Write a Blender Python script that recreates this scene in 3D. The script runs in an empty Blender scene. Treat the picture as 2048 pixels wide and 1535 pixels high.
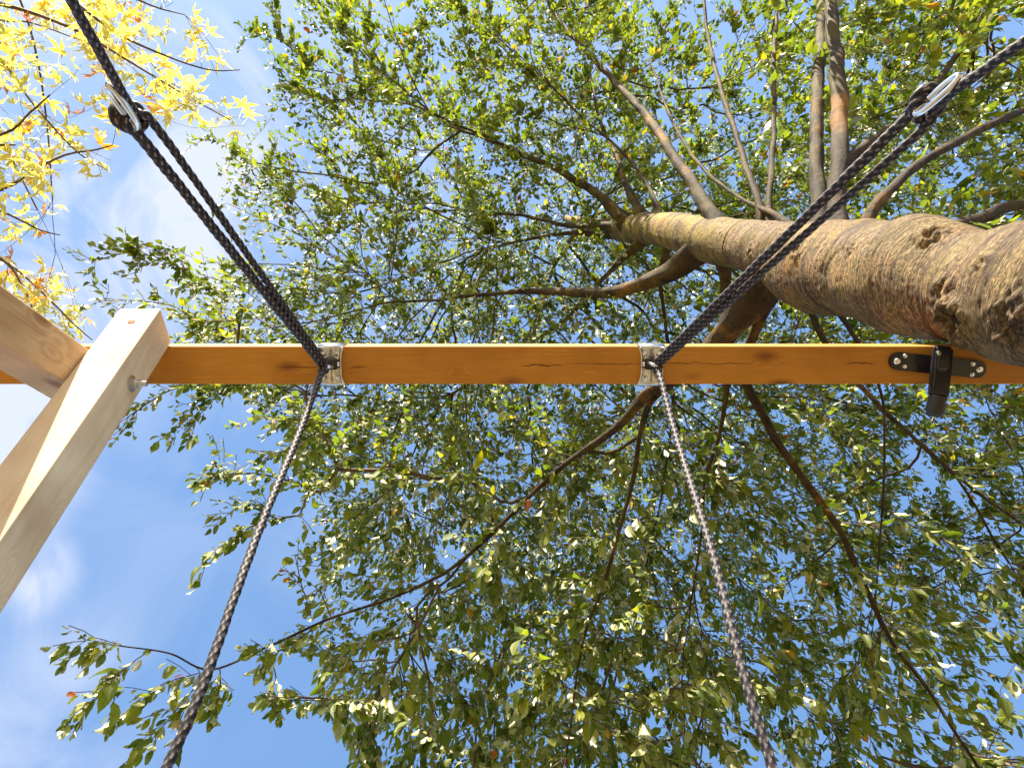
import bpy, bmesh, math, random
import numpy as np
from mathutils import Vector, Matrix, noise
from mathutils.kdtree import KDTree
from mathutils.bvhtree import BVHTree

random.seed(7)
rng = np.random.default_rng(7)
S = bpy.context.scene
COL = S.collection

# ------------------------------------------------------------------ camera
FPX, CX, CY = 1537.0, 1024.0, 767.5           # focal length and centre for the 2048 wide photograph
ZEN_Y = 600.0                                 # where the zenith lies in the picture
CAMH = 0.75
tilt = math.atan((CY - ZEN_Y) / FPX)
VIEW = Vector((0, math.sin(tilt), math.cos(tilt)))
RIGHT = Vector((1, 0, 0))
UP = Vector((0, -math.cos(tilt), math.sin(tilt)))
CAM = Vector((0, 0, CAMH))
cam_data = bpy.data.cameras.new('camera')
cam = bpy.data.objects.new('camera', cam_data)
COL.objects.link(cam)
m = Matrix((RIGHT, UP, -VIEW)).transposed().to_4x4()
m.translation = CAM
cam.matrix_world = m
cam_data.sensor_width = 36
cam_data.lens = FPX / 2048 * 36
cam_data.clip_start = 0.01
cam_data.clip_end = 3000
S.camera = cam

# ------------------------------------------------------------------ light
SUN = Vector((-0.062, -0.245, 0.176)).normalized()   # towards the sun
elev = math.asin(SUN.z)
azim = math.atan2(SUN.x, SUN.y)
W = bpy.data.worlds.new('World')
S.world = W
W.use_nodes = True
nt = W.node_tree
nt.nodes.clear()
def wn(t, **k):
    n = nt.nodes.new(t)
    for a, b in k.items(): setattr(n, a, b)
    return n
out = wn('ShaderNodeOutputWorld')
bg = wn('ShaderNodeBackground'); bg.inputs[1].default_value = 0.087
sky = wn('ShaderNodeTexSky', sky_type='NISHITA')
sky.sun_disc = False
sky.sun_elevation = elev
sky.sun_rotation = azim
sky.air_density = 1.0; sky.dust_density = 1.4; sky.ozone_density = 1.2
tc = wn('ShaderNodeTexCoord')
mp = wn('ShaderNodeMapping'); mp.inputs['Scale'].default_value = (1.0, 1.0, 1.0)
nz = wn('ShaderNodeTexNoise'); nz.inputs['Scale'].default_value = 5.0; nz.inputs['Detail'].default_value = 9; nz.inputs['Roughness'].default_value = 0.55
nz.inputs['Distortion'].default_value = 1.0
nt.links.new(tc.outputs['Generated'], mp.inputs[0]); nt.links.new(mp.outputs[0], nz.inputs['Vector'])
ramp = wn('ShaderNodeValToRGB')
ramp.color_ramp.elements[0].position = 0.40; ramp.color_ramp.elements[0].color = (0, 0, 0, 1)
ramp.color_ramp.elements[1].position = 0.66; ramp.color_ramp.elements[1].color = (1, 1, 1, 1)
nt.links.new(nz.outputs['Fac'], ramp.inputs[0])
def skydir(px, py):
    return (VIEW * FPX + RIGHT * (px - CX) + UP * (CY - py)).normalized()
total = None
for px, py, rad, amp in ((230, 470, 0.22, 1.0), (330, 180, 0.30, 0.75), (-30, 900, 0.13, 3.0), (-60, 1470, 0.22, .6), (70, 1150, 0.06, 1.5),
                         (-100, -200, 1.1, .55)):
    d = skydir(px, py)
    dist = wn('ShaderNodeVectorMath', operation='DISTANCE')
    nt.links.new(tc.outputs['Generated'], dist.inputs[0]); dist.inputs[1].default_value = d
    mr = wn('ShaderNodeMapRange', interpolation_type='SMOOTHSTEP')
    mr.inputs['From Min'].default_value = 0; mr.inputs['From Max'].default_value = rad
    mr.inputs['To Min'].default_value = amp; mr.inputs['To Max'].default_value = 0
    nt.links.new(dist.outputs['Value'], mr.inputs['Value'])
    if total is None: total = mr.outputs[0]
    else:
        ad = wn('ShaderNodeMath', operation='ADD')
        nt.links.new(total, ad.inputs[0]); nt.links.new(mr.outputs[0], ad.inputs[1]); total = ad.outputs[0]
fog = wn('ShaderNodeMath', operation='MULTIPLY_ADD'); fog.inputs[1].default_value = 1.0; fog.inputs[2].default_value = 0.10
nt.links.new(ramp.outputs[0], fog.inputs[0])
mu = wn('ShaderNodeMath', operation='MULTIPLY'); mu.use_clamp = True
nt.links.new(total, mu.inputs[0]); nt.links.new(fog.outputs[0], mu.inputs[1])
base_haze = wn('ShaderNodeMath', operation='MULTIPLY_ADD'); base_haze.use_clamp = True
base_haze.inputs[1].default_value = 0.0; base_haze.inputs[2].default_value = 0.24
nt.links.new(mu.outputs[0], base_haze.inputs[0])
mx = wn('ShaderNodeMix', data_type='RGBA')
nt.links.new(base_haze.outputs[0], mx.inputs['Factor'])
nt.links.new(sky.outputs[0], mx.inputs['A'])
mx.inputs['B'].default_value = (1.35, 3.3, 6.9, 1)
mx2 = wn('ShaderNodeMix', data_type='RGBA')
cl = wn('ShaderNodeMath', operation='MULTIPLY'); cl.inputs[1].default_value = 0.85
nt.links.new(mu.outputs[0], cl.inputs[0]); nt.links.new(cl.outputs[0], mx2.inputs['Factor'])
nt.links.new(mx.outputs['Result'], mx2.inputs['A']); mx2.inputs['B'].default_value = (3.5, 3.7, 4.3, 1)
nt.links.new(mx2.outputs['Result'], bg.inputs[0])
nt.links.new(bg.outputs[0], out.inputs[0])

sd = bpy.data.lights.new('sun', 'SUN'); sd.energy = 5.0; sd.angle = math.radians(0.53); sd.color = (1.0, 0.90, 0.72)
so = bpy.data.objects.new('sun', sd); COL.objects.link(so)
so.rotation_euler = SUN.to_track_quat('Z', 'Y').to_euler()
S.view_settings.view_transform = 'Standard'
S.view_settings.look = 'None'
S.view_settings.gamma = 1
S.view_settings.use_curve_mapping = False
S.view_settings.exposure = 1.6
S.cycles.use_denoising = True
S.cycles.max_bounces = 10
S.cycles.diffuse_bounces = 5
S.cycles.transmission_bounces = 8

# ------------------------------------------------------------------ helpers
def P(px, py, h):
    """point h metres above the camera seen at photo pixel px, py"""
    d = VIEW * FPX + RIGHT * (px - CX) + UP * (CY - py)
    return CAM + d * (h / d.z)

def project(a):
    a = np.asarray(a) - np.array(CAM)
    r = a @ np.array(RIGHT); u = a @ np.array(UP); v = a @ np.array(VIEW)
    v = np.where(v > 1e-3, v, 1e-3)
    return CX + FPX * r / v, CY - FPX * u / v, v

def link(name, me, mat=None, parent=None):
    o = bpy.data.objects.new(name, me); COL.objects.link(o)
    if mat is not None and len(me.materials) == 0: me.materials.append(mat)
    if parent is not None:
        o.parent = parent
        o.matrix_parent_inverse = parent.matrix_world.inverted()
    return o

def empty(name, loc):
    o = bpy.data.objects.new(name, None); COL.objects.link(o)
    o.location = loc; o.empty_display_size = 0.1
    o.matrix_world = Matrix.Translation(loc)
    return o

def tag(o, label=None, cat=None, group=None, kind=None):
    if label: o['label'] = label
    if cat: o['category'] = cat
    if group: o['group'] = group
    if kind: o['kind'] = kind
    return o

def mesh_np(name, V, F, smooth=False):
    """V (n,3), F (m,k) with constant k"""
    me = bpy.data.meshes.new(name)
    V = np.asarray(V, dtype=np.float32); F = np.asarray(F, dtype=np.int32)
    k = F.shape[1]
    me.vertices.add(len(V)); me.vertices.foreach_set('co', V.ravel())
    me.loops.add(F.size); me.loops.foreach_set('vertex_index', F.ravel())
    me.polygons.add(len(F))
    me.polygons.foreach_set('loop_start', np.arange(0, F.size, k, dtype=np.int32))
    me.polygons.foreach_set('loop_total', np.full(len(F), k, dtype=np.int32))
    if smooth: me.polygons.foreach_set('use_smooth', np.ones(len(F), dtype=bool))
    me.update(calc_edges=True)
    return me

def bm_mesh(name, bm, smooth=False):
    me = bpy.data.meshes.new(name)
    bm.normal_update(); bm.to_mesh(me); bm.free()
    if smooth:
        for p in me.polygons: p.use_smooth = True
    return me

def smoothstep(x): 
    x = np.clip(x, 0, 1); return x * x * (3 - 2 * x)

# ------------------------------------------------------------------ materials
def mat(name):
    M = bpy.data.materials.new(name); M.use_nodes = True
    t = M.node_tree
    b = t.nodes['Principled BSDF']
    return M, t, b
def N(t, typ, **k):
    n = t.nodes.new(typ)
    for a, v in k.items():
        if a.startswith('i_'): n.inputs[a[2:]].default_value = v
        else: setattr(n, a, v)
    return n
def ramp_node(t, stops, interp='LINEAR'):
    r = t.nodes.new('ShaderNodeValToRGB'); cr = r.color_ramp; cr.interpolation = interp
    while len(cr.elements) < len(stops): cr.elements.new(0.5)
    for e, (p, c) in zip(cr.elements, stops):
        e.position = p; e.color = (*c, 1) if len(c) == 3 else c
    return r
def mixc(t, fac, a, b, mode='MIX'):
    n = t.nodes.new('ShaderNodeMix'); n.data_type = 'RGBA'; n.blend_type = mode
    for s, v in (('Factor', fac), ('A', a), ('B', b)):
        if hasattr(v, 'links'): t.links.new(v, n.inputs[s])
        elif s == 'Factor': n.inputs[s].default_value = v
        else: n.inputs[s].default_value = (*v, 1)
    return n.outputs['Result']

def wood(name, light, dark, knot, seed, gscale=1.0, rough=0.6):
    M, t, b = mat(name)
    tc = N(t, 'ShaderNodeTexCoord')
    mp = N(t, 'ShaderNodeMapping'); mp.inputs['Location'].default_value = (seed, seed * 1.7, seed * .3)
    t.links.new(tc.outputs['Object'], mp.inputs[0])
    # warp the grain round the knots
    vk = N(t, 'ShaderNodeTexVoronoi', i_Scale=1.0); 
    mk = N(t, 'ShaderNodeMapping'); mk.inputs['Scale'].default_value = (6.0, 13, 13)
    t.links.new(mp.outputs[0], mk.inputs[0]); t.links.new(mk.outputs[0], vk.inputs['Vector'])
    kr = N(t, 'ShaderNodeMapRange', interpolation_type='SMOOTHSTEP'); kr.inputs['From Min'].default_value = 0.0; kr.inputs['From Max'].default_value = 0.42
    kr.inputs['To Min'].default_value = 1; kr.inputs['To Max'].default_value = 0
    t.links.new(vk.outputs['Distance'], kr.inputs['Value'])
    big = N(t, 'ShaderNodeTexNoise', i_Scale=1.0, i_Detail=2.0)
    mb = N(t, 'ShaderNodeMapping'); mb.inputs['Scale'].default_value = (1.6, 7, 7)
    t.links.new(mp.outputs[0], mb.inputs[0]); t.links.new(mb.outputs[0], big.inputs['Vector'])
    sx = N(t, 'ShaderNodeSeparateXYZ'); t.links.new(mp.outputs[0], sx.inputs[0])
    # ring coordinate: distance from an off-centre pith
    yy = N(t, 'ShaderNodeMath', operation='ADD'); yy.inputs[1].default_value = 0.05
    t.links.new(sx.outputs['Y'], yy.inputs[0])
    r1 = N(t, 'ShaderNodeMath', operation='MULTIPLY_ADD'); r1.inputs[1].default_value = 0.05
    t.links.new(big.outputs['Fac'], r1.inputs[0])
    cmb = N(t, 'ShaderNodeCombineXYZ')
    t.links.new(yy.outputs[0], cmb.inputs['X']); t.links.new(sx.outputs['Z'], cmb.inputs['Y'])
    ln = N(t, 'ShaderNodeVectorMath', operation='LENGTH'); t.links.new(cmb.outputs[0], ln.inputs[0])
    t.links.new(ln.outputs['Value'], r1.inputs[2])
    k2 = N(t, 'ShaderNodeMath', operation='MULTIPLY_ADD'); k2.inputs[1].default_value = 0.022
    t.links.new(kr.outputs[0], k2.inputs[0]); t.links.new(r1.outputs[0], k2.inputs[2])
    fr = N(t, 'ShaderNodeMath', operation='MULTIPLY'); fr.inputs[1].default_value = 1150 * gscale
    t.links.new(k2.outputs[0], fr.inputs[0])
    sn = N(t, 'ShaderNodeMath', operation='SINE'); t.links.new(fr.outputs[0], sn.inputs[0])
    fine = N(t, 'ShaderNodeTexNoise', i_Scale=1.0, i_Detail=5.0)
    mf = N(t, 'ShaderNodeMapping'); mf.inputs['Scale'].default_value = (9, 260, 260)
    t.links.new(mp.outputs[0], mf.inputs[0]); t.links.new(mf.outputs[0], fine.inputs['Vector'])
    g = N(t, 'ShaderNodeMath', operation='MULTIPLY_ADD'); g.inputs[1].default_value = 0.17
    t.links.new(sn.outputs[0], g.inputs[0]); 
    g2 = N(t, 'ShaderNodeMath', operation='MULTIPLY_ADD'); g2.inputs[1].default_value = 0.9; g2.inputs[2].default_value = -0.02
    t.links.new(fine.outputs['Fac'], g2.inputs[0]); t.links.new(g2.outputs[0], g.inputs[2])
    rc = ramp_node(t, ((0.12, dark), (0.85, light)))
    t.links.new(g.outputs[0], rc.inputs[0])
    blotch = N(t, 'ShaderNodeTexNoise', i_Scale=5.0, i_Detail=3.0); t.links.new(mp.outputs[0], blotch.inputs['Vector'])
    rb = ramp_node(t, ((0.36, (0.74, 0.68, 0.62)), (0.64, (1, 1, 1))))
    t.links.new(blotch.outputs['Fac'], rb.inputs[0])
    c1 = mixc(t, 1.0, rc.outputs[0], rb.outputs[0], 'MULTIPLY')
    # only some voronoi cells carry a knot
    pick = N(t, 'ShaderNodeSeparateColor'); t.links.new(vk.outputs['Color'], pick.inputs[0])
    pk = N(t, 'ShaderNodeMath', operation='GREATER_THAN'); pk.inputs[1].default_value = 0.42; t.links.new(pick.outputs[0], pk.inputs[0])
    kd = ramp_node(t, ((0.10, (1, 1, 1)), (0.16, (.5, .5, .5)), (0.25, (0, 0, 0))))
    t.links.new(vk.outputs['Distance'], kd.inputs[0])
    km = N(t, 'ShaderNodeMath', operation='MULTIPLY'); t.links.new(kd.outputs[0], km.inputs[0]); t.links.new(pk.outputs[0], km.inputs[1])
    c2 = mixc(t, km.outputs[0], c1, knot)
    t.links.new(c2, b.inputs['Base Color'])
    b.inputs['Roughness'].default_value = rough
    b.inputs['Specular IOR Level'].default_value = 0.3
    bp = N(t, 'ShaderNodeBump'); bp.inputs['Strength'].default_value = 0.25; bp.inputs['Distance'].default_value = 0.002
    t.links.new(g.outputs[0], bp.inputs['Height']); t.links.new(bp.outputs[0], b.inputs['Normal'])
    return M

M_BEAM = wood('glazed_orange_spruce', (0.63, 0.315, 0.055), (0.49, 0.215, 0.032), (0.20, 0.065, 0.015), 3.1)
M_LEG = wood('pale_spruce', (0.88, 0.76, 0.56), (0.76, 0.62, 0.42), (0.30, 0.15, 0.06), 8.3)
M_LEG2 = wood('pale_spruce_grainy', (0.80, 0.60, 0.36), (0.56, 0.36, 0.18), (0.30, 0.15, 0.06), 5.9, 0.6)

def bark(name, lo, mid, hi, moss, mossamt, ring=70, strength=0.9, zlo=2.9, zhi=4.2, bands=0):
    M, t, b = mat(name)
    tc = N(t, 'ShaderNodeTexCoord')
    m1 = N(t, 'ShaderNodeMapping'); m1.inputs['Scale'].default_value = (9, 9, ring)
    n1 = N(t, 'ShaderNodeTexNoise', i_Scale=1.0, i_Detail=7.0, i_Roughness=0.62, i_Distortion=0.35)
    t.links.new(tc.outputs['Object'], m1.inputs[0]); t.links.new(m1.outputs[0], n1.inputs['Vector'])
    m2 = N(t, 'ShaderNodeMapping'); m2.inputs['Scale'].default_value = (90, 90, 170)
    n2 = N(t, 'ShaderNodeTexNoise', i_Scale=1.0, i_Detail=6.0, i_Roughness=0.7)
    t.links.new(tc.outputs['Object'], m2.inputs[0]); t.links.new(m2.outputs[0], n2.inputs['Vector'])
    n3 = N(t, 'ShaderNodeTexNoise', i_Scale=5.5, i_Detail=6.0, i_Roughness=0.62); t.links.new(tc.outputs['Object'], n3.inputs['Vector'])
    r1 = ramp_node(t, ((0.40, lo), (0.50, mid), (0.61, hi)))
    ad = N(t, 'ShaderNodeMath', operation='MULTIPLY_ADD'); ad.inputs[1].default_value = 0.85
    ad2 = N(t, 'ShaderNodeMath', operation='MULTIPLY_ADD'); ad2.inputs[1].default_value = 0.6; ad2.inputs[2].default_value = -0.225
    t.links.new(n1.outputs['Fac'], ad2.inputs[0]); t.links.new(n2.outputs['Fac'], ad.inputs[0]); t.links.new(ad2.outputs[0], ad.inputs[2])
    t.links.new(ad.outputs[0], r1.inputs[0])
    # dark flaking specks and lenticels
    rs = ramp_node(t, ((0.415, (1, 1, 1)), (0.455, (0, 0, 0))))
    t.links.new(n2.outputs['Fac'], rs.inputs[0])
    rs3 = ramp_node(t, ((0.42, (0.15, .15, .15)), (0.6, (1, 1, 1)))); t.links.new(n3.outputs['Fac'], rs3.inputs[0])
    ml = N(t, 'ShaderNodeMath', operation='MULTIPLY'); t.links.new(rs.outputs[0], ml.inputs[0]); t.links.new(rs3.outputs[0], ml.inputs[1])
    c = mixc(t, ml.outputs[0], r1.outputs[0], (0.03, 0.017, 0.01))
    # patches of larger colour change, contrast raised to paint in uneven shading
    rp = ramp_node(t, ((0.36, (0.50, 0.45, 0.40)), (0.5, (0.9, 0.88, 0.82)), (0.65, (1.2, 1.12, 1.02)))); t.links.new(n3.outputs['Fac'], rp.inputs[0])
    c = mixc(t, 1.0, c, rp.outputs[0], 'MULTIPLY')
    sx = N(t, 'ShaderNodeSeparateXYZ'); t.links.new(tc.outputs['Object'], sx.inputs[0])
    mr = N(t, 'ShaderNodeMapRange'); mr.inputs['From Min'].default_value = CAMH + zlo; mr.inputs['From Max'].default_value = CAMH + zhi
    mr.inputs['To Min'].default_value = 0.2 * mossamt; mr.inputs['To Max'].default_value = mossamt
    t.links.new(sx.outputs['Z'], mr.inputs['Value'])
    n4 = N(t, 'ShaderNodeTexNoise', i_Scale=9.0, i_Detail=5.0); t.links.new(tc.outputs['Object'], n4.inputs['Vector'])
    rm = ramp_node(t, ((0.40, (0, 0, 0)), (0.6, (1, 1, 1)))); t.links.new(n4.outputs['Fac'], rm.inputs[0])
    mm = N(t, 'ShaderNodeMath', operation='MULTIPLY'); t.links.new(rm.outputs[0], mm.inputs[0]); t.links.new(mr.outputs[0], mm.inputs[1])
    c = mixc(t, mm.outputs[0], c, moss)
    if bands:
        mbd = N(t, 'ShaderNodeMapping'); mbd.inputs['Scale'].default_value = (2.2, 2.2, 15)
        nb = N(t, 'ShaderNodeTexNoise', i_Scale=1.0, i_Detail=8.0, i_Roughness=0.72, i_Distortion=0.6)
        t.links.new(tc.outputs['Object'], mbd.inputs[0]); t.links.new(mbd.outputs[0], nb.inputs['Vector'])
        rbd = ramp_node(t, ((0.545, (0, 0, 0)), (0.585, (.85, .85, .85)))); t.links.new(nb.outputs['Fac'], rbd.inputs[0])
        c = mixc(t, rbd.outputs[0], c, (0.055, 0.032, 0.018))
        # orange algae on the weather side
        no = N(t, 'ShaderNodeTexNoise', i_Scale=3.1, i_Detail=7.0, i_Roughness=0.7); t.links.new(tc.outputs['Object'], no.inputs['Vector'])
        ro = ramp_node(t, ((0.56, (0, 0, 0)), (0.68, (.6, .6, .6)))); t.links.new(no.outputs['Fac'], ro.inputs[0])
        c = mixc(t, ro.outputs[0], c, (0.40, 0.19, 0.03))
    t.links.new(c, b.inputs['Base Color'])
    b.inputs['Roughness'].default_value = 0.72
    b.inputs['Specular IOR Level'].default_value = 0.3
    bp = N(t, 'ShaderNodeBump'); bp.inputs['Strength'].default_value = strength; bp.inputs['Distance'].default_value = 0.010
    t.links.new(ad.outputs[0], bp.inputs['Height']); t.links.new(bp.outputs[0], b.inputs['Normal'])
    return M

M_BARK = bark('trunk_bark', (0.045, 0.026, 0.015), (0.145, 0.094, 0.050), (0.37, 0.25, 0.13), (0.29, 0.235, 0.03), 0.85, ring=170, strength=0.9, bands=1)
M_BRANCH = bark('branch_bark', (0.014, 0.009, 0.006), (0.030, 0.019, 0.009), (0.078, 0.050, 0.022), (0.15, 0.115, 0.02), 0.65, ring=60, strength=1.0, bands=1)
M_TWIG, t_, b_ = mat('twig_bark')
b_.inputs['Base Color'].default_value = (0.085, 0.05, 0.035, 1); b_.inputs['Roughness'].default_value = 0.7
_n = N(t_, 'ShaderNodeTexNoise', i_Scale=14.0, i_Detail=3.0); _tc = N(t_, 'ShaderNodeTexCoord'); t_.links.new(_tc.outputs['Object'], _n.inputs['Vector'])
_r = ramp_node(t_, ((0.35, (0.045, 0.028, 0.022)), (0.7, (0.17, 0.10, 0.065)))); t_.links.new(_n.outputs['Fac'], _r.inputs[0]); t_.links.new(_r.outputs[0], b_.inputs['Base Color'])

def leaf_mat(name, stops, under, transl_gain, tstops, gloss=0.18, rough=0.48, tmix=0.45):
    """stops: upper side colours by the per-leaf tint; under: how far the underside goes pale; tstops: light through the leaf"""
    M = bpy.data.materials.new(name); M.use_nodes = True
    t = M.node_tree; t.nodes.clear()
    o = N(t, 'ShaderNodeOutputMaterial')
    at = N(t, 'ShaderNodeAttribute', attribute_name='tint')
    sp = N(t, 'ShaderNodeSeparateColor'); t.links.new(at.outputs['Color'], sp.inputs[0])
    r = ramp_node(t, stops); t.links.new(sp.outputs[0], r.inputs[0])
    rt = ramp_node(t, tstops); t.links.new(sp.outputs[0], rt.inputs[0])
    # vein / blotch relief colour
    tc = N(t, 'ShaderNodeTexCoord'); nz = N(t, 'ShaderNodeTexNoise', i_Scale=90.0, i_Detail=3.0)
    t.links.new(tc.outputs['Object'], nz.inputs['Vector'])
    rr = ramp_node(t, ((0.3, (0.72, 0.72, 0.66)), (0.7, (1.12, 1.1, 1.0)))); t.links.new(nz.outputs['Fac'], rr.inputs[0])
    # brightness of single leaves
    vb = N(t, 'ShaderNodeMapRange'); vb.inputs['To Min'].default_value = 0.65; vb.inputs['To Max'].default_value = 1.3
    t.links.new(sp.outputs[1], vb.inputs['Value'])
    gm = N(t, 'ShaderNodeNewGeometry')
    pale = mixc(t, under, r.outputs[0], (0.50, 0.48, 0.16))
    side = mixc(t, gm.outputs['Backfacing'], r.outputs[0], pale)
    side = mixc(t, 1.0, side, rr.outputs[0], 'MULTIPLY')
    sc = N(t, 'ShaderNodeVectorMath', operation='SCALE'); t.links.new(side, sc.inputs[0]); t.links.new(vb.outputs[0], sc.inputs['Scale'])
    # rib, lighter line down the middle (blue channel = distance from the midrib)
    rb = ramp_node(t, ((0.0, (1, 1, 1)), (0.13, (0, 0, 0)))); t.links.new(sp.outputs[2], rb.inputs[0])
    rbm = N(t, 'ShaderNodeMath', operation='MULTIPLY'); rbm.inputs[1].default_value = 0.35; t.links.new(rb.outputs[0], rbm.inputs[0])
    colr = mixc(t, rbm.outputs[0], sc.outputs[0], (0.42, 0.42, 0.2))
    df = N(t, 'ShaderNodeBsdfDiffuse'); t.links.new(colr, df.inputs['Color'])
    sc2 = N(t, 'ShaderNodeVectorMath', operation='SCALE'); sc2.inputs['Scale'].default_value = transl_gain
    tm = mixc(t, 1.0, rt.outputs[0], rr.outputs[0], 'MULTIPLY'); t.links.new(tm, sc2.inputs[0])
    tr = N(t, 'ShaderNodeBsdfTranslucent'); t.links.new(sc2.outputs[0], tr.inputs['Color'])
    a = N(t, 'ShaderNodeMixShader'); a.inputs[0].default_value = tmix
    t.links.new(df.outputs[0], a.inputs[1]); t.links.new(tr.outputs[0], a.inputs[2])
    gl = N(t, 'ShaderNodeBsdfGlossy'); gl.inputs['Roughness'].default_value = rough
    gl.inputs['Color'].default_value = (1, 1, 1, 1)
    fr = N(t, 'ShaderNodeFresnel'); fr.inputs['IOR'].default_value = 1.42
    fm = N(t, 'ShaderNodeMath', operation='MULTIPLY_ADD'); fm.inputs[1].default_value = 0.15; fm.inputs[2].default_value = gloss * 0.06
    t.links.new(fr.outputs[0], fm.inputs[0])
    b = N(t, 'ShaderNodeMixShader'); t.links.new(fm.outputs[0], b.inputs[0]); t.links.new(a.outputs[0], b.inputs[1]); t.links.new(gl.outputs[0], b.inputs[2])
    t.links.new(b.outputs[0], o.inputs[0])
    return M

M_LEAF = leaf_mat('green_leaf',
    ((0.0, (0.045, 0.078, 0.012)), (0.5, (0.13, 0.17, 0.028)), (0.86, (0.22, 0.25, 0.04)), (0.935, (0.22, 0.24, 0.02)), (0.965, (0.5, 0.30, 0.02)), (0.99, (0.42, 0.12, 0.02))),
    0.66, 1.0,
    ((0.0, (0.13, 0.22, 0.012)), (0.5, (0.25, 0.36, 0.02)), (0.86, (0.42, 0.52, 0.02)), (0.935, (0.6, 0.55, 0.02)), (0.965, (0.75, 0.38, 0.02)), (0.99, (0.6, 0.13, 0.02))), tmix=0.42)
M_MAPLE = leaf_mat('yellow_leaf',
    ((0.0, (0.50, 0.48, 0.12)), (0.4, (0.75, 0.62, 0.16)), (0.8, (0.80, 0.58, 0.12)), (0.93, (0.65, 0.22, 0.03)), (1.0, (0.45, 0.08, 0.02))),
    0.25, 1.0,
    ((0.0, (0.80, 0.82, 0.16)), (0.4, (0.98, 0.90, 0.18)), (0.8, (0.98, 0.78, 0.10)), (0.93, (0.9, 0.36, 0.04)), (1.0, (0.7, 0.12, 0.03))), gloss=0.3, tmix=0.6)

def metal(name, col, rough, metallic=1.0, bump=0.0):
    M, t, b = mat(name)
    b.inputs['Base Color'].default_value = (*col, 1); b.inputs['Metallic'].default_value = metallic; b.inputs['Roughness'].default_value = rough
    tc = N(t, 'ShaderNodeTexCoord'); nz = N(t, 'ShaderNodeTexNoise', i_Scale=55.0, i_Detail=5.0); t.links.new(tc.outputs['Object'], nz.inputs['Vector'])
    mr = N(t, 'ShaderNodeMapRange'); mr.inputs['To Min'].default_value = rough * 0.7; mr.inputs['To Max'].default_value = min(1, rough * 1.5)
    t.links.new(nz.outputs['Fac'], mr.inputs['Value']); t.links.new(mr.outputs[0], b.inputs['Roughness'])
    cr = ramp_node(t, ((0.3, tuple(c * 0.72 for c in col)), (0.7, col))); t.links.new(nz.outputs['Fac'], cr.inputs[0]); t.links.new(cr.outputs[0], b.inputs['Base Color'])
    if bump:
        bp = N(t, 'ShaderNodeBump'); bp.inputs['Strength'].default_value = bump; bp.inputs['Distance'].default_value = 0.002
        t.links.new(nz.outputs['Fac'], bp.inputs['Height']); t.links.new(bp.outputs[0], b.inputs['Normal'])
    return M
M_ZINC = metal('galvanised_steel', (0.72, 0.73, 0.75), 0.22, 1.0, 0.25)
M_CHROME = metal('bright_steel', (0.85, 0.86, 0.88), 0.12, 1.0, 0.1)
M_BLACK = metal('black_lacquer', (0.022, 0.022, 0.026), 0.22, 0.0, 0.1)
M_BLACKROUGH = metal('black_rubber', (0.03, 0.03, 0.034), 0.55, 0.0, 0.5)
M_RUST = metal('rusty_screw', (0.35, 0.10, 0.05), 0.6, 0.3)
M_CRACK, t_, b_ = mat('drying_crack'); b_.inputs['Base Color'].default_value = (0.09, 0.028, 0.01, 1); b_.inputs['Roughness'].default_value = 0.9
M_HOLLOW_SHADE, t_, b_ = mat('hollow_shade'); b_.inputs['Base Color'].default_value = (0.02, 0.012, 0.008, 1); b_.inputs['Roughness'].default_value = 0.95  # near-black colour painted for the shade of the knot cavity
M_KNOT, t_, b_ = mat('knot_heartwood')
_n = N(t_, 'ShaderNodeTexNoise', i_Scale=45.0, i_Detail=5.0); _tc = N(t_, 'ShaderNodeTexCoord'); t_.links.new(_tc.outputs['Object'], _n.inputs['Vector'])
_r = ramp_node(t_, ((0.35, (0.10, 0.035, 0.02)), (0.7, (0.50, 0.27, 0.17)))); t_.links.new(_n.outputs['Fac'], _r.inputs[0]); t_.links.new(_r.outputs[0], b_.inputs['Base Color'])

def rope_mat(name, c0, c1, c2):
    M, t, b = mat(name)
    at = N(t, 'ShaderNodeAttribute', attribute_name='tint')
    sp = N(t, 'ShaderNodeSeparateColor'); t.links.new(at.outputs['Color'], sp.inputs[0])
    r = ramp_node(t, ((0.0, c0), (0.55, c1), (1.0, c2))); t.links.new(sp.outputs[0], r.inputs[0])
    t.links.new(r.outputs[0], b.inputs['Base Color'])
    b.inputs['Roughness'].default_value = 0.55
    b.inputs['Specular IOR Level'].default_value = 0.3
    b.inputs['Sheen Weight'].default_value = 0.0
    return M
M_ROPE = rope_mat('braided_cord', (0.004, 0.004, 0.007), (0.060, 0.050, 0.058), (0.50, 0.41, 0.39))

M_GROUND, t_, b_ = mat('bounce_ground')  # unseen ground, tan chosen to bounce warm light onto the beam
_tc = N(t_, 'ShaderNodeTexCoord')
_n = N(t_, 'ShaderNodeTexNoise', i_Scale=1.3, i_Detail=8.0); t_.links.new(_tc.outputs['Object'], _n.inputs['Vector'])
_r = ramp_node(t_, ((0.3, (0.12, 0.09, 0.04)), (0.5, (0.24, 0.175, 0.09)), (0.7, (0.34, 0.25, 0.14)))); t_.links.new(_n.outputs['Fac'], _r.inputs[0]); t_.links.new(_r.outputs[0], b_.inputs['Base Color'])
b_.inputs['Roughness'].default_value = 0.95
_n2 = N(t_, 'ShaderNodeTexNoise', i_Scale=60.0, i_Detail=4.0); t_.links.new(_tc.outputs['Object'], _n2.inputs['Vector'])
_bp = N(t_, 'ShaderNodeBump'); _bp.inputs['Distance'].default_value = 0.02; t_.links.new(_n2.outputs['Fac'], _bp.inputs['Height']); t_.links.new(_bp.outputs[0], b_.inputs['Normal'])

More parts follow.
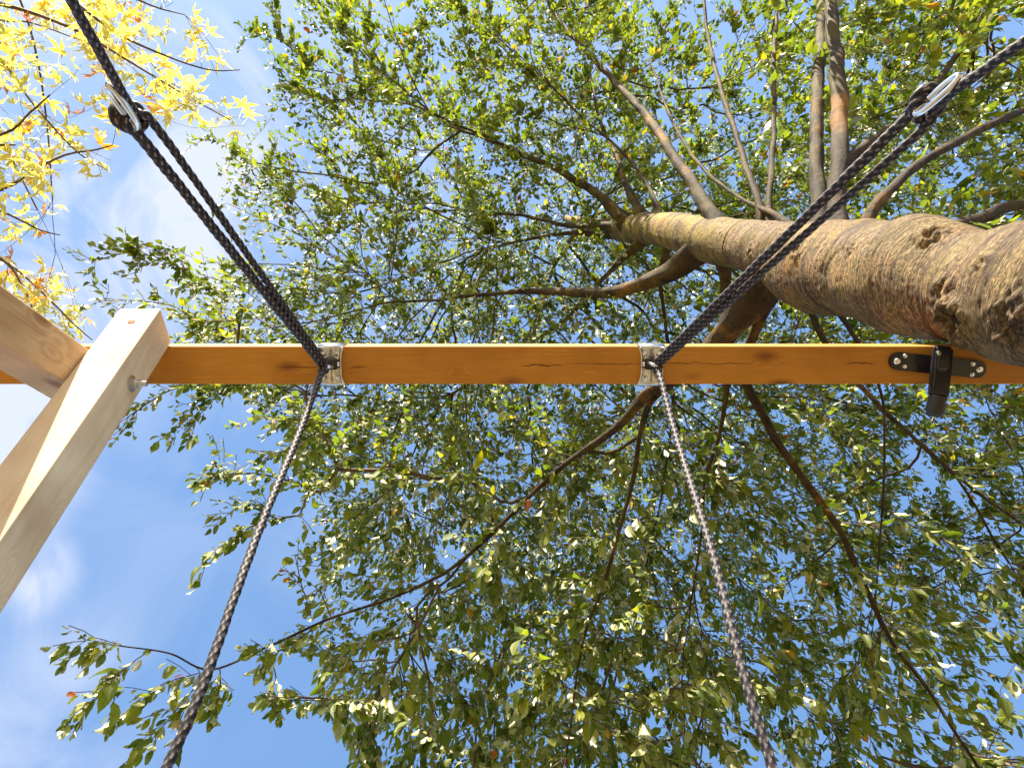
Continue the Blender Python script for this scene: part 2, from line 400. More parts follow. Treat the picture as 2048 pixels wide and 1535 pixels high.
# ------------------------------------------------------------------ ground
bm = bmesh.new()
bmesh.ops.create_grid(bm, x_segments=60, y_segments=60, size=600)
for v in bm.verts:
    v.co.z = 0 if v.co.length < 20 else noise.noise(v.co * 0.01) * 2 - 1.2
g = link('ground', bm_mesh('ground', bm), M_GROUND); tag(g, kind='structure')

# ------------------------------------------------------------------ swing frame
BEAM_H = 1.77
y_up = P(1024, 692, BEAM_H).y            # edge of the underside towards the top of the picture
y_dn = P(1024, 768, BEAM_H).y
BW = y_dn - y_up
BT = 0.10
BZ = CAMH + BEAM_H
BY = (y_up + y_dn) / 2

def timber(name, length, w, t, material, parent, chamfer=0.004):
    """local X is the grain"""
    bm = bmesh.new(); bmesh.ops.create_cube(bm, size=1)
    for v in bm.verts: v.co = Vector((v.co.x * length, v.co.y * w, v.co.z * t))
    bmesh.ops.bevel(bm, geom=bm.edges[:], offset=chamfer, segments=2, affect='EDGES', profile=0.5)
    # cuts along the length let the wood bow very slightly
    o = link(name, bm_mesh(name, bm), material, parent)
    return o

frame = empty('swing_frame', Vector((-0.9, BY, 0)))
tag(frame, 'wooden swing frame with pale crossed legs and an orange horizontal beam', 'swing frame')
x_left, x_right = -3.4, 1.62
beam = timber('beam', x_right - x_left, BW, BT, M_BEAM, frame, 0.003)
beam.location = frame.matrix_world.inverted() @ Vector(((x_left + x_right) / 2, BY, BZ + BT / 2)); beam.matrix_parent_inverse = Matrix()
tag(beam, 'orange glazed horizontal beam')

def put(o, parent, mw):
    o.parent = parent; o.matrix_parent_inverse = Matrix(); 
    o.matrix_local = parent.matrix_world.inverted() @ mw
    return o

# legs: scissor cross under the beam
LEAN = math.radians(31)
LW = 0.092
XL1 = -0.835                       # centre of the near leg
XL2 = XL1 - LW - 0.001
def leg(xc, sgn, top_y, top_h, material, LEAN=LEAN):
    """top_y, top_h: the inner face's upper corner; sgn +1 leans down towards +Y (bottom of the picture)"""
    ax = Vector((0, sgn * math.sin(LEAN), -math.cos(LEAN)))         # down the leg
    nin = Vector((0, -sgn * math.cos(LEAN), -math.sin(LEAN)))       # normal of the inner (under) face
    top = Vector((xc, top_y, CAMH + top_h))
    L = (CAMH + top_h) / math.cos(LEAN) + 0.05
    o = timber('leg', L, LW, LW, material, None)
    X = -ax; Y = Vector((1, 0, 0)); Z = X.cross(Y)
    c = top + ax * (L / 2) - nin * (LW / 2)
    mw = Matrix((X, Y, Z)).transposed().to_4x4(); mw.translation = c
    put(o, frame, mw)
    return o, ax, nin, top
pt = P(285, 616, 1.735)
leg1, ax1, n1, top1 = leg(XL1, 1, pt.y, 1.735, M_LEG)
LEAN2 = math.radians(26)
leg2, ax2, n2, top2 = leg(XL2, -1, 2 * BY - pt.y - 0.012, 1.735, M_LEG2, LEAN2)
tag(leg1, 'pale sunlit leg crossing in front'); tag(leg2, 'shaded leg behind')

def lathe(bm, prof, segs, mw):
    """prof [(r, z)], closed with caps"""
    rings = []
    for r, z in prof:
        rings.append([bm.verts.new(mw @ Vector((r * math.cos(2 * math.pi * i / segs), r * math.sin(2 * math.pi * i / segs), z))) for i in range(segs)])
    for a, b in zip(rings, rings[1:]):
        for i in range(segs):
            bm.faces.new((a[i], a[(i + 1) % segs], b[(i + 1) % segs], b[i]))
    bm.faces.new(list(reversed(rings[0]))); bm.faces.new(rings[-1])

def frame_mw(origin, z, x=None):
    z = z.normalized(); x = (x or Vector((1, 0, 0))); 
    if abs(x.dot(z)) > 0.95: x = Vector((0, 1, 0))
    x = (x - z * x.dot(z)).normalized(); y = z.cross(x)
    m = Matrix((x, y, z)).transposed().to_4x4(); m.translation = origin
    return m

def solid(name, profs, material, parent, segs=24, smooth=False):
    bm = bmesh.new()
    for prof, mw, sg in profs: lathe(bm, prof, sg or segs, mw)
    bmesh.ops.recalc_face_normals(bm, faces=bm.faces[:])
    me = bm_mesh(name, bm)
    if smooth:
        for p in me.polygons: p.use_smooth = len(p.vertices) == 4 and segs > 8
    return link(name, me, material, parent)

# bolt through the crossing, seen on the near leg's right-hand face
xf = XL1 + LW / 2
def on_x_face(px, py, x):
    d = VIEW * FPX + RIGHT * (px - CX) + UP * (CY - py)
    return CAM + d * (x / d.x)
bolt_at = on_x_face(263, 767, xf)
mwb = frame_mw(bolt_at, Vector((1, 0, 0)), Vector((0, 0, 1)))
o = solid('bolt', [([(0.0175, 0), (0.0175, 0.002), (0.016, 0.0025)], mwb, 24),
                   ([(0.0115, 0.0025), (0.0118, 0.004), (0.0118, 0.011), (0.010, 0.013)], mwb, 6),
                   ([(0.0065, 0.012), (0.0065, 0.030), (0.005, 0.032)], mwb, 16)], M_ZINC, frame)
tag(o, 'hexagon nut and threaded bolt end on the near leg')
sc_at = None
# rusty screw countersunk in the sunlit face near the leg's top
def on_plane(px, py, p0, n):
    d = VIEW * FPX + RIGHT * (px - CX) + UP * (CY - py)
    return CAM + d * ((p0 - CAM).dot(n) / d.dot(n))
sp_ = on_plane(263, 643, top1, n1)
mws = frame_mw(sp_, n1)
o = solid('screw', [([(0.0085, -0.002), (0.0085, 0.0008), (0.006, 0.0014), (0.002, 0.0014)], mws, 12)], M_RUST, frame)

# drying cracks in the underside of the beam
def crack(px0, px1, py, wid, seed):
    n = 26; vs = []; fs = []
    zz = BZ - 0.0006
    for i in range(n + 1):
        u = i / n; px = px0 + (px1 - px0) * u
        c = P(px, py, BEAM_H); yy = c.y + noise.noise(Vector((u * 4, seed, 0))) * 0.004
        w = wid * (math.sin(math.pi * u) ** 0.6) * (1.9 + 1.2 * noise.noise(Vector((u * 9, seed, 3)))) + 0.0001
        vs += [(c.x, yy - w, BZ + 0.001), (c.x, yy - w * 0.3, zz), (c.x, yy + w * 0.3, zz), (c.x, yy + w, BZ + 0.001)]
    for i in range(n):
        for k in range(3): a = 4 * i + k; fs.append((a, a + 1, a + 5, a + 4))
    o = link('crack', mesh_np('crack', vs, fs), M_CRACK, frame)
for a in ((1040, 1128, 730, 0.0011, 1), (1395, 1500, 727, 0.0007, 2), (1688, 1752, 726, 0.0012, 3), (560, 640, 734, 0.0009, 4),
          (697, 735, 734, 0.0009, 5), (1135, 1300, 727, 0.0005, 6), (1330, 1400, 726, 0.0008, 8)):
    crack(*a)

# hanger brackets under the beam
def hanger(px):
    c = P(px, 733, BEAM_H); cx = c.x
    br = empty('hanger_bracket', Vector((cx, BY, BZ)))
    put(br, frame, Matrix.Translation((cx, BY, BZ)))
    bpy.context.view_layer.update()
    # saddle plate: waisted strip folded round the beam and up both sides
    n = 28; vs = []; fs = []
    path = []
    half = BW / 2 + 0.0015
    for i in range(n + 1):
        s = -1 + 2 * i / n
        path.append(s)
    th = 0.003
    prof = []
    H_ = 0.055
    def pos(s):
        # s in [-1,1]: outer fifths go up the sides
        k = 0.62
        if s < -k: return (-half, (-k - s) / (1 - k) * H_)
        if s > k: return (half, (s - k) / (1 - k) * H_)
        return (s / k * half, -0.002)
    for i, s in enumerate(path):
        y, z = pos(s)
        u = min(1, abs(s) / 0.62)
        w = 0.0235 + 0.0085 * u ** 3
        if abs(s) > 0.62: w = 0.030
        oy, oz = (math.copysign(th, s), 0) if abs(s) > 0.62 else (0, -th)
        for dx, o_ in ((-w, 0), (-w, 1), (w, 1), (w, 0)):
            vs.append((cx + dx, BY + y + oy * o_, BZ + z + oz * o_))
    for i in range(n):
        for k in range(4):
            a = 4 * i + k; b = 4 * i + (k + 1) % 4
            fs.append((a, b, b + 4, a + 4))
    link('plate', mesh_np('plate', vs, fs), M_ZINC, br)
    # raised rim flanges along both waisted sides
    bm = bmesh.new()
    for sg in (-1, 1):
        pts = []
        for i in range(15):
            s = -1 + 2 * i / 14
            pts.append(Vector((cx + sg * (0.0235 + 0.0085 * abs(s) ** 3), BY + s * half, BZ - 0.006)))
        sweep_bm(bm, pts, 0.0022, 8)
    link('rim', bm_mesh('rim', bm, True), M_CHROME, br)
    # bearing block, pivot and spring hook
    bm = bmesh.new()
    bmesh.ops.create_cube(bm, size=1, matrix=Matrix.Translation((cx, BY - 0.004, BZ - 0.016)) @ Matrix.Diagonal((0.040, 0.024, 0.022, 1)))
    bmesh.ops.bevel(bm, geom=bm.edges[:], offset=0.003, segments=2, affect='EDGES')
    link('bearing', bm_mesh('bearing', bm), M_BLACKROUGH, br)
    for dx in (-0.017, 0.017):
        for dy in (-0.026, 0.028):
            mw = frame_mw(Vector((cx + dx, BY + dy, BZ - 0.005)), Vector((0, 0, -1)))
            solid('screw', [([(0.0055, 0), (0.0055, 0.003), (0.0035, 0.0045)], mw, 6)], M_CHROME, br)
    mw = frame_mw(Vector((cx - 0.024, BY - 0.004, BZ - 0.018)), Vector((1, 0, 0)))
    solid('pivot_pin', [([(0.0055, 0), (0.0055, 0.048)], mw, 16)], M_CHROME, br, smooth=True)
    bm = bmesh.new()
    pts = []
    for i in range(25):
        a = 2 * math.pi * i / 24
        pts.append(Vector((cx + 0.013 * math.sin(a), BY - 0.004 + 0.004 * math.sin(a), BZ - 0.043 + 0.021 * math.cos(a))))
    sweep_bm(bm, pts, 0.0038, 10)
    link('ring', bm_mesh('ring', bm, True), M_CHROME, br)
    return Vector((cx, BY - 0.004, BZ - 0.062))

def sweep_bm(bm, pts, r, segs):
    prev = None; ref = Vector((0.13, 0.27, 0.95))
    n = len(pts)
    for i, p in enumerate(pts):
        t = (pts[min(i + 1, n - 1)] - pts[max(i - 1, 0)]).normalized()
        x = (ref - t * ref.dot(t)).normalized(); ref = x; y = t.cross(x)
        rr = r[i] if isinstance(r, (list, tuple)) else r
        ring = [bm.verts.new(p + x * rr * math.cos(2 * math.pi * k / segs) + y * rr * math.sin(2 * math.pi * k / segs)) for k in range(segs)]
        if prev:
            for k in range(segs): bm.faces.new((prev[k], prev[(k + 1) % segs], ring[(k + 1) % segs], ring[k]))
        prev = ring
HL = hanger(662)
HR = hanger(1303)

# black T bracket that ties the beam to the tree
tb = empty('tree_bracket', Vector((1, BY, BZ)))
put(tb, frame, Matrix.Translation((1, BY, BZ))); bpy.context.view_layer.update()
tag(tb, 'black steel bracket fixing the beam at the trunk')
A = P(1797, 722, BEAM_H - .008); B = P(1955, 738, BEAM_H - .008)
def stadium(A, B, r, z0, z1):
    bm = bmesh.new(); d = (B - A); d.z = 0; d.normalize(); nrm = Vector((-d.y, d.x, 0))
    ring = []
    for c, s in ((B, 1), (A, -1)):
        for i in range(13):
            a = -math.pi / 2 + math.pi * i / 12
            ring.append(c + d * s * r * math.cos(a) + nrm * s * r * math.sin(a))
    lo = [bm.verts.new((p.x, p.y, z0)) for p in ring]; hi = [bm.verts.new((p.x, p.y, z1)) for p in ring]
    k = len(ring)
    for i in range(k): bm.faces.new((lo[i], lo[(i + 1) % k], hi[(i + 1) % k], hi[i]))
    bm.faces.new(lo); bm.faces.new(hi)
    bmesh.ops.recalc_face_normals(bm, faces=bm.faces[:])
    bmesh.ops.bevel(bm, geom=[e for e in bm.edges if abs(e.verts[0].co.z - e.verts[1].co.z) < 1e-6 and abs(e.verts[0].co.z - z0) < 1e-6], offset=0.0018, segments=2, affect='EDGES')
    return bm
link('strap', bm_mesh('strap', stadium(A, B, 0.0205, BZ - 0.010, BZ - 0.0006)), M_BLACK, tb)
for c, s in ((A, -1), (B, 1)):
    d = Vector((1, 0.08, 0)).normalized()
    for off, sc in ((Vector((s * 0.004, 0, 0)), 1.15), (Vector((-s * 0.013, 0.012, 0)), .8), (Vector((-s * 0.013, -0.012, 0)), .8)):
        mw = frame_mw(Vector((c.x + off.x, c.y + off.y, BZ - 0.010)), Vector((0, 0, -1)))
        solid('bolt', [([(0.007 * sc, -0.002), (0.007 * sc, 0.0005), (0.0052 * sc, 0.0035)], mw, 16), ([(0.0035 * sc, 0.0035), (0.0035 * sc, 0.006)], mw, 6)], M_CHROME, tb)
# cross arm: a square black arm under the strap reaching past the beam, rubber capped
T0 = P(1886, 692, BEAM_H - 0.03); T1 = P(1876, 795, BEAM_H - 0.05); T2 = P(1868, 836, BEAM_H - 0.055)
def bar(name, A, B, w, h, material, parent, bev=0.003):
    d = (B - A); L = d.length; mw = frame_mw((A + B) / 2, d, Vector((1, 0, 0)))
    bm = bmesh.new(); bmesh.ops.create_cube(bm, size=1)
    for v in bm.verts: v.co = Vector((v.co.x * w, v.co.y * h, v.co.z * L))
    bmesh.ops.bevel(bm, geom=bm.edges[:], offset=bev, segments=3, affect='EDGES')
    bmesh.ops.transform(bm, matrix=mw, verts=bm.verts[:])
    return link(name, bm_mesh(name, bm), material, parent)
bar('arm', T0, T1, 0.043, 0.022, M_BLACK, tb, 0.006)
mw = frame_mw(T1 - (T1 - T0).normalized() * 0.004, T2 - T1)
solid('end_cap', [([(0.019, 0), (0.0205, 0.006), (0.018, 0.012), (0.020, 0.018), (0.020, 0.036), (0.016, 0.045), (0.008, 0.048)], mw, 20)], M_BLACKROUGH, tb, smooth=True)
bar('clamp', P(1886, 700, BEAM_H - 0.05), P(1882, 742, BEAM_H - .052), 0.030, 0.02, M_BLACK, tb, 0.006)
mw = frame_mw(P(1876, 705, BEAM_H - 0.058), Vector((0, 0, -1)))
solid('bolt', [([(0.006, 0), (0.006, 0.006), (0.004, 0.008)], mw, 6)], M_CHROME, tb)

# ------------------------------------------------------------------ ropes
def catmull(pts, n):
    pts = [np.array(p, dtype=float) for p in pts]
    ext = [2 * pts[0] - pts[1]] + pts + [2 * pts[-1] - pts[-2]]
    out = []
    seg = len(pts) - 1
    lens = [np.linalg.norm(pts[i + 1] - pts[i]) for i in range(seg)]
    L = sum(lens)
    for i in range(seg):
        k = max(2, int(round(n * lens[i] / L)))
        for j in range(k + (1 if i == seg - 1 else 0)):
            t = j / k
            p0, p1, p2, p3 = ext[i:i + 4]
            out.append(0.5 * ((2 * p1) + (-p0 + p2) * t + (2 * p0 - 5 * p1 + 4 * p2 - p3) * t * t + (-p0 + 3 * p1 - 3 * p2 + p3) * t ** 3))
    return np.array(out)

def set_tint(me, col):
    a = me.color_attributes.new('tint', 'FLOAT_COLOR', 'POINT')
    c = np.ones((len(me.vertices), 4), dtype=np.float32); c[:, :3] = col
    a.data.foreach_set('color', c.ravel())

def sweep_frames(C):
    T = np.gradient(C, axis=0); T /= np.linalg.norm(T, axis=1)[:, None]
    X = np.zeros_like(C); ref = np.array((0.21, 0.33, 0.92))
    for i in range(len(C)):
        ref = ref - T[i] * ref.dot(T[i]); ref /= np.linalg.norm(ref); X[i] = ref
    return T, X, np.cross(T, X)

def braided(name, pts, radius, parent, step=0.0011, sides=28, pitch=0.0088):
    """a cord whose plaits are modelled: two families of strands that pass over and under one another"""
    L = sum((Vector(b) - Vector(a)).length for a, b in zip(pts, pts[1:]))
    n = int(L / step)
    C = catmull(pts, n); n = len(C)
    T, X, Y = sweep_frames(C)
    s = np.concatenate([[0], np.cumsum(np.linalg.norm(np.diff(C, axis=0), axis=1))])
    th = np.arange(sides) / sides * 2 * np.pi
    SS, TH = np.meshgrid(s, th, indexing='ij')
    m = 4                                           # strands each way
    a = TH * m + SS / pitch * 2 * np.pi * 0.5
    b = TH * m - SS / pitch * 2 * np.pi * 0.5
    ha = np.abs(np.cos(a / 2)); hb = np.abs(np.cos(b / 2))
    over = np.cos((a - b) / 2) * np.cos((a + b) / 2) 
    w = 0.5 + 0.5 * np.tanh(3 * np.sin(a / 2 + b / 2) * np.sin((a - b) / 2))
    h = np.maximum(ha ** 0.7 * (0.55 + 0.45 * w), hb ** 0.7 * (1.0 - 0.45 * w))
    wob = 1 + 0.035 * np.sin(SS * 31 + 1.3) + 0.03 * np.sin(SS * 83 + TH)
    R = radius * (0.74 + 0.28 * h) * wob
    V = C[:, None, :] + X[:, None, :] * (R * np.cos(TH))[..., None] + Y[:, None, :] * (R * np.sin(TH))[..., None]
    V = V.reshape(-1, 3)
    idx = np.arange(n * sides).reshape(n, sides)
    q = np.stack([idx[:-1], np.roll(idx, -1, 1)[:-1], np.roll(idx, -1, 1)[1:], idx[1:]], -1).reshape(-1, 4)
    me = mesh_np(name, V, q, True)
    hn = (h - h.min()) / (h.max() - h.min())
    # pale yarn, with highlights painted on plait crowns and shade in the valleys
    fleck_light = (hn ** 4) * (0.55 + 0.45 * w)
    set_tint(me, np.repeat(np.clip(fleck_light, 0, 1).reshape(-1, 1), 3, 1))
    return link(name, me, M_ROPE, parent)

def lower_rope(top, pix, label):
    root = empty('rope', top)
    pts = [top] + [P(*q) for q in pix]
    d = (pts[-1] - pts[-2]).normalized()
    # carry on to the swing seat below the camera
    pts.append(pts[-1] + d * 0.30)
    braided('cord', pts, 0.0072, root)
    # whipped loop round the ring
    bm = bmesh.new(); ring = []
    for i in range(23):
        a = 2 * math.pi * i / 22
        ring.append(top + Vector((0.006 * math.sin(a * 2), 0.008 * math.cos(a), 0.008 * math.sin(a) + 0.004)))
    sweep_bm(bm, ring, 0.0058, 10)
    me = bm_mesh('loop', bm, True); set_tint(me, (0.25, 0.25, 0.25)); link('loop', me, M_ROPE, root)
    tag(root, label, 'rope', 'ropes hanging from the two beam brackets')
    return root
lower_rope(HL + Vector((-0.003, 0.006, -0.002)), ((600, 862, 1.50), (530, 1030, 1.235), (470, 1190, 1.06), (400, 1385, .92), (333, 1535, .84), (270, 1680, .77)),
           'braided rope from the left bracket down to the bottom edge, over blue sky')
lower_rope(HR + Vector((0.003, 0.006, -0.002)), ((1352, 872, 1.50), (1420, 1090, 1.19), (1482, 1330, 0.98), (1545, 1535, .86), (1590, 1680, .79)),
           'braided rope from the right bracket down to the bottom edge, over green leaves')

def upper_rope(top, adj, out1, side, label):
    """doubled cord from the ring to a steel adjuster, then a single cord on to the seat"""
    root = empty('rope', top)
    A = P(*adj); E = P(*out1)
    d = (A - top).normalized()
    d2 = (E - A).normalized()
    # sideways as the camera sees it
    sidev = d.cross((A - CAM).normalized()).normalized() * side
    toward = (CAM - A).normalized()
    sep = 0.0125
    # single cord, runs from the seat through the plate and becomes strand one
    strand1 = [E + d2 * 0.30, E, A + d2 * 0.025 + sidev * 0.000, A + sidev * sep * .5 + d * -0.012 + toward * .0,
               A + sidev * sep * 1.1 - d * 0.05, A + (top - A) * 0.5 + sidev * sep * 0.72, top + sidev * 0.004]
    braided('cord', strand1, 0.0072, root)
    strand2 = [top - sidev * 0.004, A + (top - A) * 0.5 - sidev * sep * 0.72, A - sidev * sep * 1.15 - d * 0.050,
               A - sidev * 0.017 - d * 0.026 + toward * 0.006, A - sidev * 0.027 - d * 0.004 + toward * .006, A - sidev * 0.022 + d * 0.014 - toward * .004,
               A - sidev * 0.007 + d * 0.015 - toward * 0.016, A + sidev * 0.007 + d * 0.002 - toward * 0.018,
               A + sidev * 0.004 - d * 0.020 - toward * 0.010, A - sidev * 0.012 - d * 0.026 + toward * 0.004, A - sidev * 0.020 - d * 0.010 + toward * 0.012,
               A - sidev * 0.012 + d * 0.004 + toward * 0.006]
    braided('cord', strand2, 0.0090, root)
    # slim oblong steel eye clamped between the cords
    mw = frame_mw(A - sidev * 0.008 + toward * 0.017 + d * 0.012, (d * 1.0 + sidev * 0.05), toward)
    bm = bmesh.new(); pts = []
    for i in range(41):
        a = 2 * math.pi * i / 40
        ca, sa = math.cos(a), math.sin(a)
        pts.append(mw @ Vector((0.006 * sa, 0.0045 * sa, 0.036 * (abs(ca) ** 0.6) * (1 if ca > 0 else -1))))
    sweep_bm(bm, pts, 0.0048, 12)
    link('adjuster', bm_mesh('adjuster', bm, True), M_CHROME, root)
    tag(root, label, 'rope', 'ropes hanging from the two beam brackets')
upper_rope(HL + Vector((-0.004, -0.006, 0.002)), (266, 222, 1.17), (128, -25, 0.93), -1,
           'doubled dark rope with a steel adjuster against the yellow leaves')
upper_rope(HR + Vector((0.004, -0.006, 0.002)), (1868, 212, 1.15), (2080, 60, 0.97), -1,
           'doubled dark rope with a steel adjuster crossing in front of the trunk')

# ------------------------------------------------------------------ green tree: trunk
TRUNK = [  # px, top, bottom in the photo, height above the camera
    (2048, 442, 762, 1.65), (2000, 455, 742, 1.735), (1950, 465, 722, 1.83), (1900, 446, 705, 1.93), (1850, 434, 690, 2.05), (1800, 449, 675, 2.17), (1750, 447, 657, 2.32),
    (1700, 440, 647, 2.48), (1650, 445, 635, 2.65), (1600, 448, 602, 2.80), (1550, 446, 568, 3.0), (1500, 445, 546, 3.23), (1450, 440, 533, 3.48),
    (1400, 432, 517, 3.8), (1350, 428, 497, 4.17), (1300, 426, 490, 4.68), (1250, 432, 484, 5.3), (1205, 438, 470, 6.1), (1165, 436, 456, 7.0), (1130, 430, 441, 8.6)]
tc_, tr_ = [], []
for px, a, b, h in TRUNK:
    c = P(px, (a + b) / 2 - float(np.interp(px, [1600, 1900, 2048], [0, 10, 16])), h); tc_.append(c); tr_.append((b - a) / 2 / FPX * h * float(np.interp(px, [1500, 1900, 2048], [1.0, .92, .89])))
base = [Vector((1.16, -0.01, 0.0)), Vector((1.15, -0.02, 0.5)), Vector((1.13, -0.02, 1.2)), Vector((1.115, -0.02, 1.9))]
TC = np.array([list(v) for v in base + tc_]); TR = np.array([0.22, 0.175, 0.158, 0.155] + tr_)
zz = TC[:, 2]
zs = np.concatenate([np.arange(0, 1.8, 0.06), np.arange(1.8, 4.0, 0.0055), np.arange(4.0, 5.6, 0.012), np.arange(5.6, 9.3, 0.03)])
def sm(col):
    v = np.interp(zs, zz, col); k = np.hanning(17); k /= k.sum()
    return np.convolve(np.pad(v, 8, mode='edge'), k, mode='valid')
AX = np.stack([sm(TC[:, 0]), sm(TC[:, 1]), zs], 1); AR = sm(TR)
def trunk_center(z):
    return np.array([np.interp(z, zs, AX[:, 0]), np.interp(z, zs, AX[:, 1]), z]), float(np.interp(z, zs, AR))

SID = 180
tha = np.arange(SID) / SID * 2 * np.pi
def ray_on_trunk(px, py):
    d = (VIEW * FPX + RIGHT * (px - CX) + UP * (CY - py)).normalized()
    for k in range(2000):
        p = CAM + d * (0.3 + k * 0.004); c, r = trunk_center(p.z)
        if math.hypot(p.x - c[0], p.y - c[1]) < r: return p
    return None
KN = ray_on_trunk(1913, 645)
SC = [(ray_on_trunk(1718, 498), .03, .009), (ray_on_trunk(1880, 590), .05, .008), (ray_on_trunk(1500, 505), .03, .008), (ray_on_trunk(1590, 500), .035, .010), (ray_on_trunk(1860, 470), .04, .012), (ray_on_trunk(2035, 650), .05, .016), (ray_on_trunk(1640, 590), .022, .009), (ray_on_trunk(1790, 620), .018, .007), (ray_on_trunk(1440, 470), .02, .006), (ray_on_trunk(1960, 520), .022, .007)]
V = np.zeros((len(zs), SID, 3))
for i in range(len(zs)):
    z = zs[i]; cx, cy = AX[i, 0], AX[i, 1]; r = AR[i]
    for j in range(SID):
        ca, sa = math.cos(tha[j]), math.sin(tha[j])
        p = Vector((cx + r * ca, cy + r * sa, z))
        q = Vector((p.x * 4, p.y * 4, z * 3.0))
        dsp = noise.noise(q) * 0.018 + noise.noise(q * 2.7) * 0.007
        # bark rings run round the stem
        ring = noise.noise(Vector((p.x * 5, p.y * 5, z * 62 + noise.noise(q * 1.5) * 2.5)))
        dsp += abs(ring) * 0.0012
        rough = noise.noise(Vector((p.x * 55, p.y * 55, z * 80)))
        band = noise.noise(Vector((p.x * 3 + 9, p.y * 3, z * 5.2)))
        if band > 0.12: dsp += (band - 0.12) * (0.008 * abs(rough) + 0.020)
        if rough < -0.22: dsp += (rough + 0.22) * 0.006
        dsp += noise.noise(Vector((p.x * 28, p.y * 28, z * 130))) * 0.0005
        scar = noise.noise(Vector((p.x * 2.5 - 4, p.y * 2.5, z * 13)))
        if abs(scar) < 0.035: dsp -= 0.006 * (1 - abs(scar) / 0.035) * (1 if noise.noise(Vector((p.x * 6, p.y * 6, z * 2 + 7))) > 0 else 0)
        dsp *= min(1, r / 0.12)
        if abs(z - KN.z) < 0.12:
            dk = (p - KN).length
            dsp += (0.014 + 0.02 * rough) * math.exp(-((dk - 0.045) / 0.016) ** 2) - 0.042 * math.exp(-(dk / 0.030) ** 4)
        for sp, sr, sa_ in SC:
            if sp is not None and abs(z - sp.z) < sr * 2.5:
                dk = (p - sp).length
                if dk < sr * 2.5: dsp += sa_ * math.exp(-(dk / sr) ** 2) * (1.2 + 2.4 * rough) - 2.0 * sa_ * math.exp(-(dk / (sr * 0.42)) ** 4)
        V[i, j] = (cx + (r + dsp) * ca, cy + (r + dsp) * sa, z)
idx = np.arange(len(zs) * SID).reshape(len(zs), SID)
q = np.stack([idx[:-1], np.roll(idx, -1, 1)[:-1], np.roll(idx, -1, 1)[1:], idx[1:]], -1).reshape(-1, 4)
tree = empty('broadleaf_tree', Vector((1.16, 0.03, 0)))
tag(tree, 'tall green leafy tree with a thick brown trunk rising over the beam', 'tree')
trunk = link('trunk', mesh_np('trunk', V.reshape(-1, 3), q, True), M_BARK, tree)
# healed knot
kc, kr_ = trunk_center(KN.z)
bvh = BVHTree.FromPolygons([Vector(p) for p in V.reshape(-1, 3)], [tuple(int(a) for a in f) for f in q])
hit = bvh.ray_cast(CAM, (VIEW * FPX + RIGHT * (1917 - CX) + UP * (CY - 652)).normalized())
KN = hit[0] or KN
kn = Vector((KN.x - kc[0], KN.y - kc[1], 0)).normalized()
bm = bmesh.new(); bmesh.ops.create_icosphere(bm, subdivisions=3, radius=1.0)
mwk = frame_mw(KN - kn * 0.004, kn, Vector((0, 0, 1)))
for v in bm.verts:
    k = 1 + 0.25 * noise.noise(v.co * 2.3)
    v.co = mwk @ Vector((v.co.x * 0.022 * k, v.co.y * 0.011 * k, v.co.z * 0.009 * k))
link('knot', bm_mesh('knot', bm, True), M_KNOT, tree)
bm = bmesh.new(); bmesh.ops.create_icosphere(bm, subdivisions=3, radius=1.0)
mwk = frame_mw(KN - kn * 0.006, kn, Vector((0, 0, 1)))
for v in bm.verts:
    k = 1 + 0.35 * noise.noise(v.co * 1.7 + Vector((4, 0, 0)))
    v.co = mwk @ Vector((v.co.x * 0.042 * k, v.co.y * 0.024 * k, v.co.z * 0.010 * k))
link('knot_shade', bm_mesh('knot_shade', bm, True), M_HOLLOW_SHADE, tree)  # dark bulged disc standing in for shade inside the knot cavity

# ------------------------------------------------------------------ green tree: limbs
class Skel:
    def __init__(s): s.pos = []; s.par = []; s.r = []; s.fixed = []; s.paths = []; s.tan = []
    def add(s, p, par, r=0.0, fixed=False):
        s.pos.append(Vector(p)); s.par.append(par); s.r.append(r); s.fixed.append(fixed)
        s.tan.append((Vector(p) - s.pos[par]).normalized() if par >= 0 and (Vector(p) - s.pos[par]).length > 1e-6 else Vector((0, 0, 1)))
        return len(s.pos) - 1

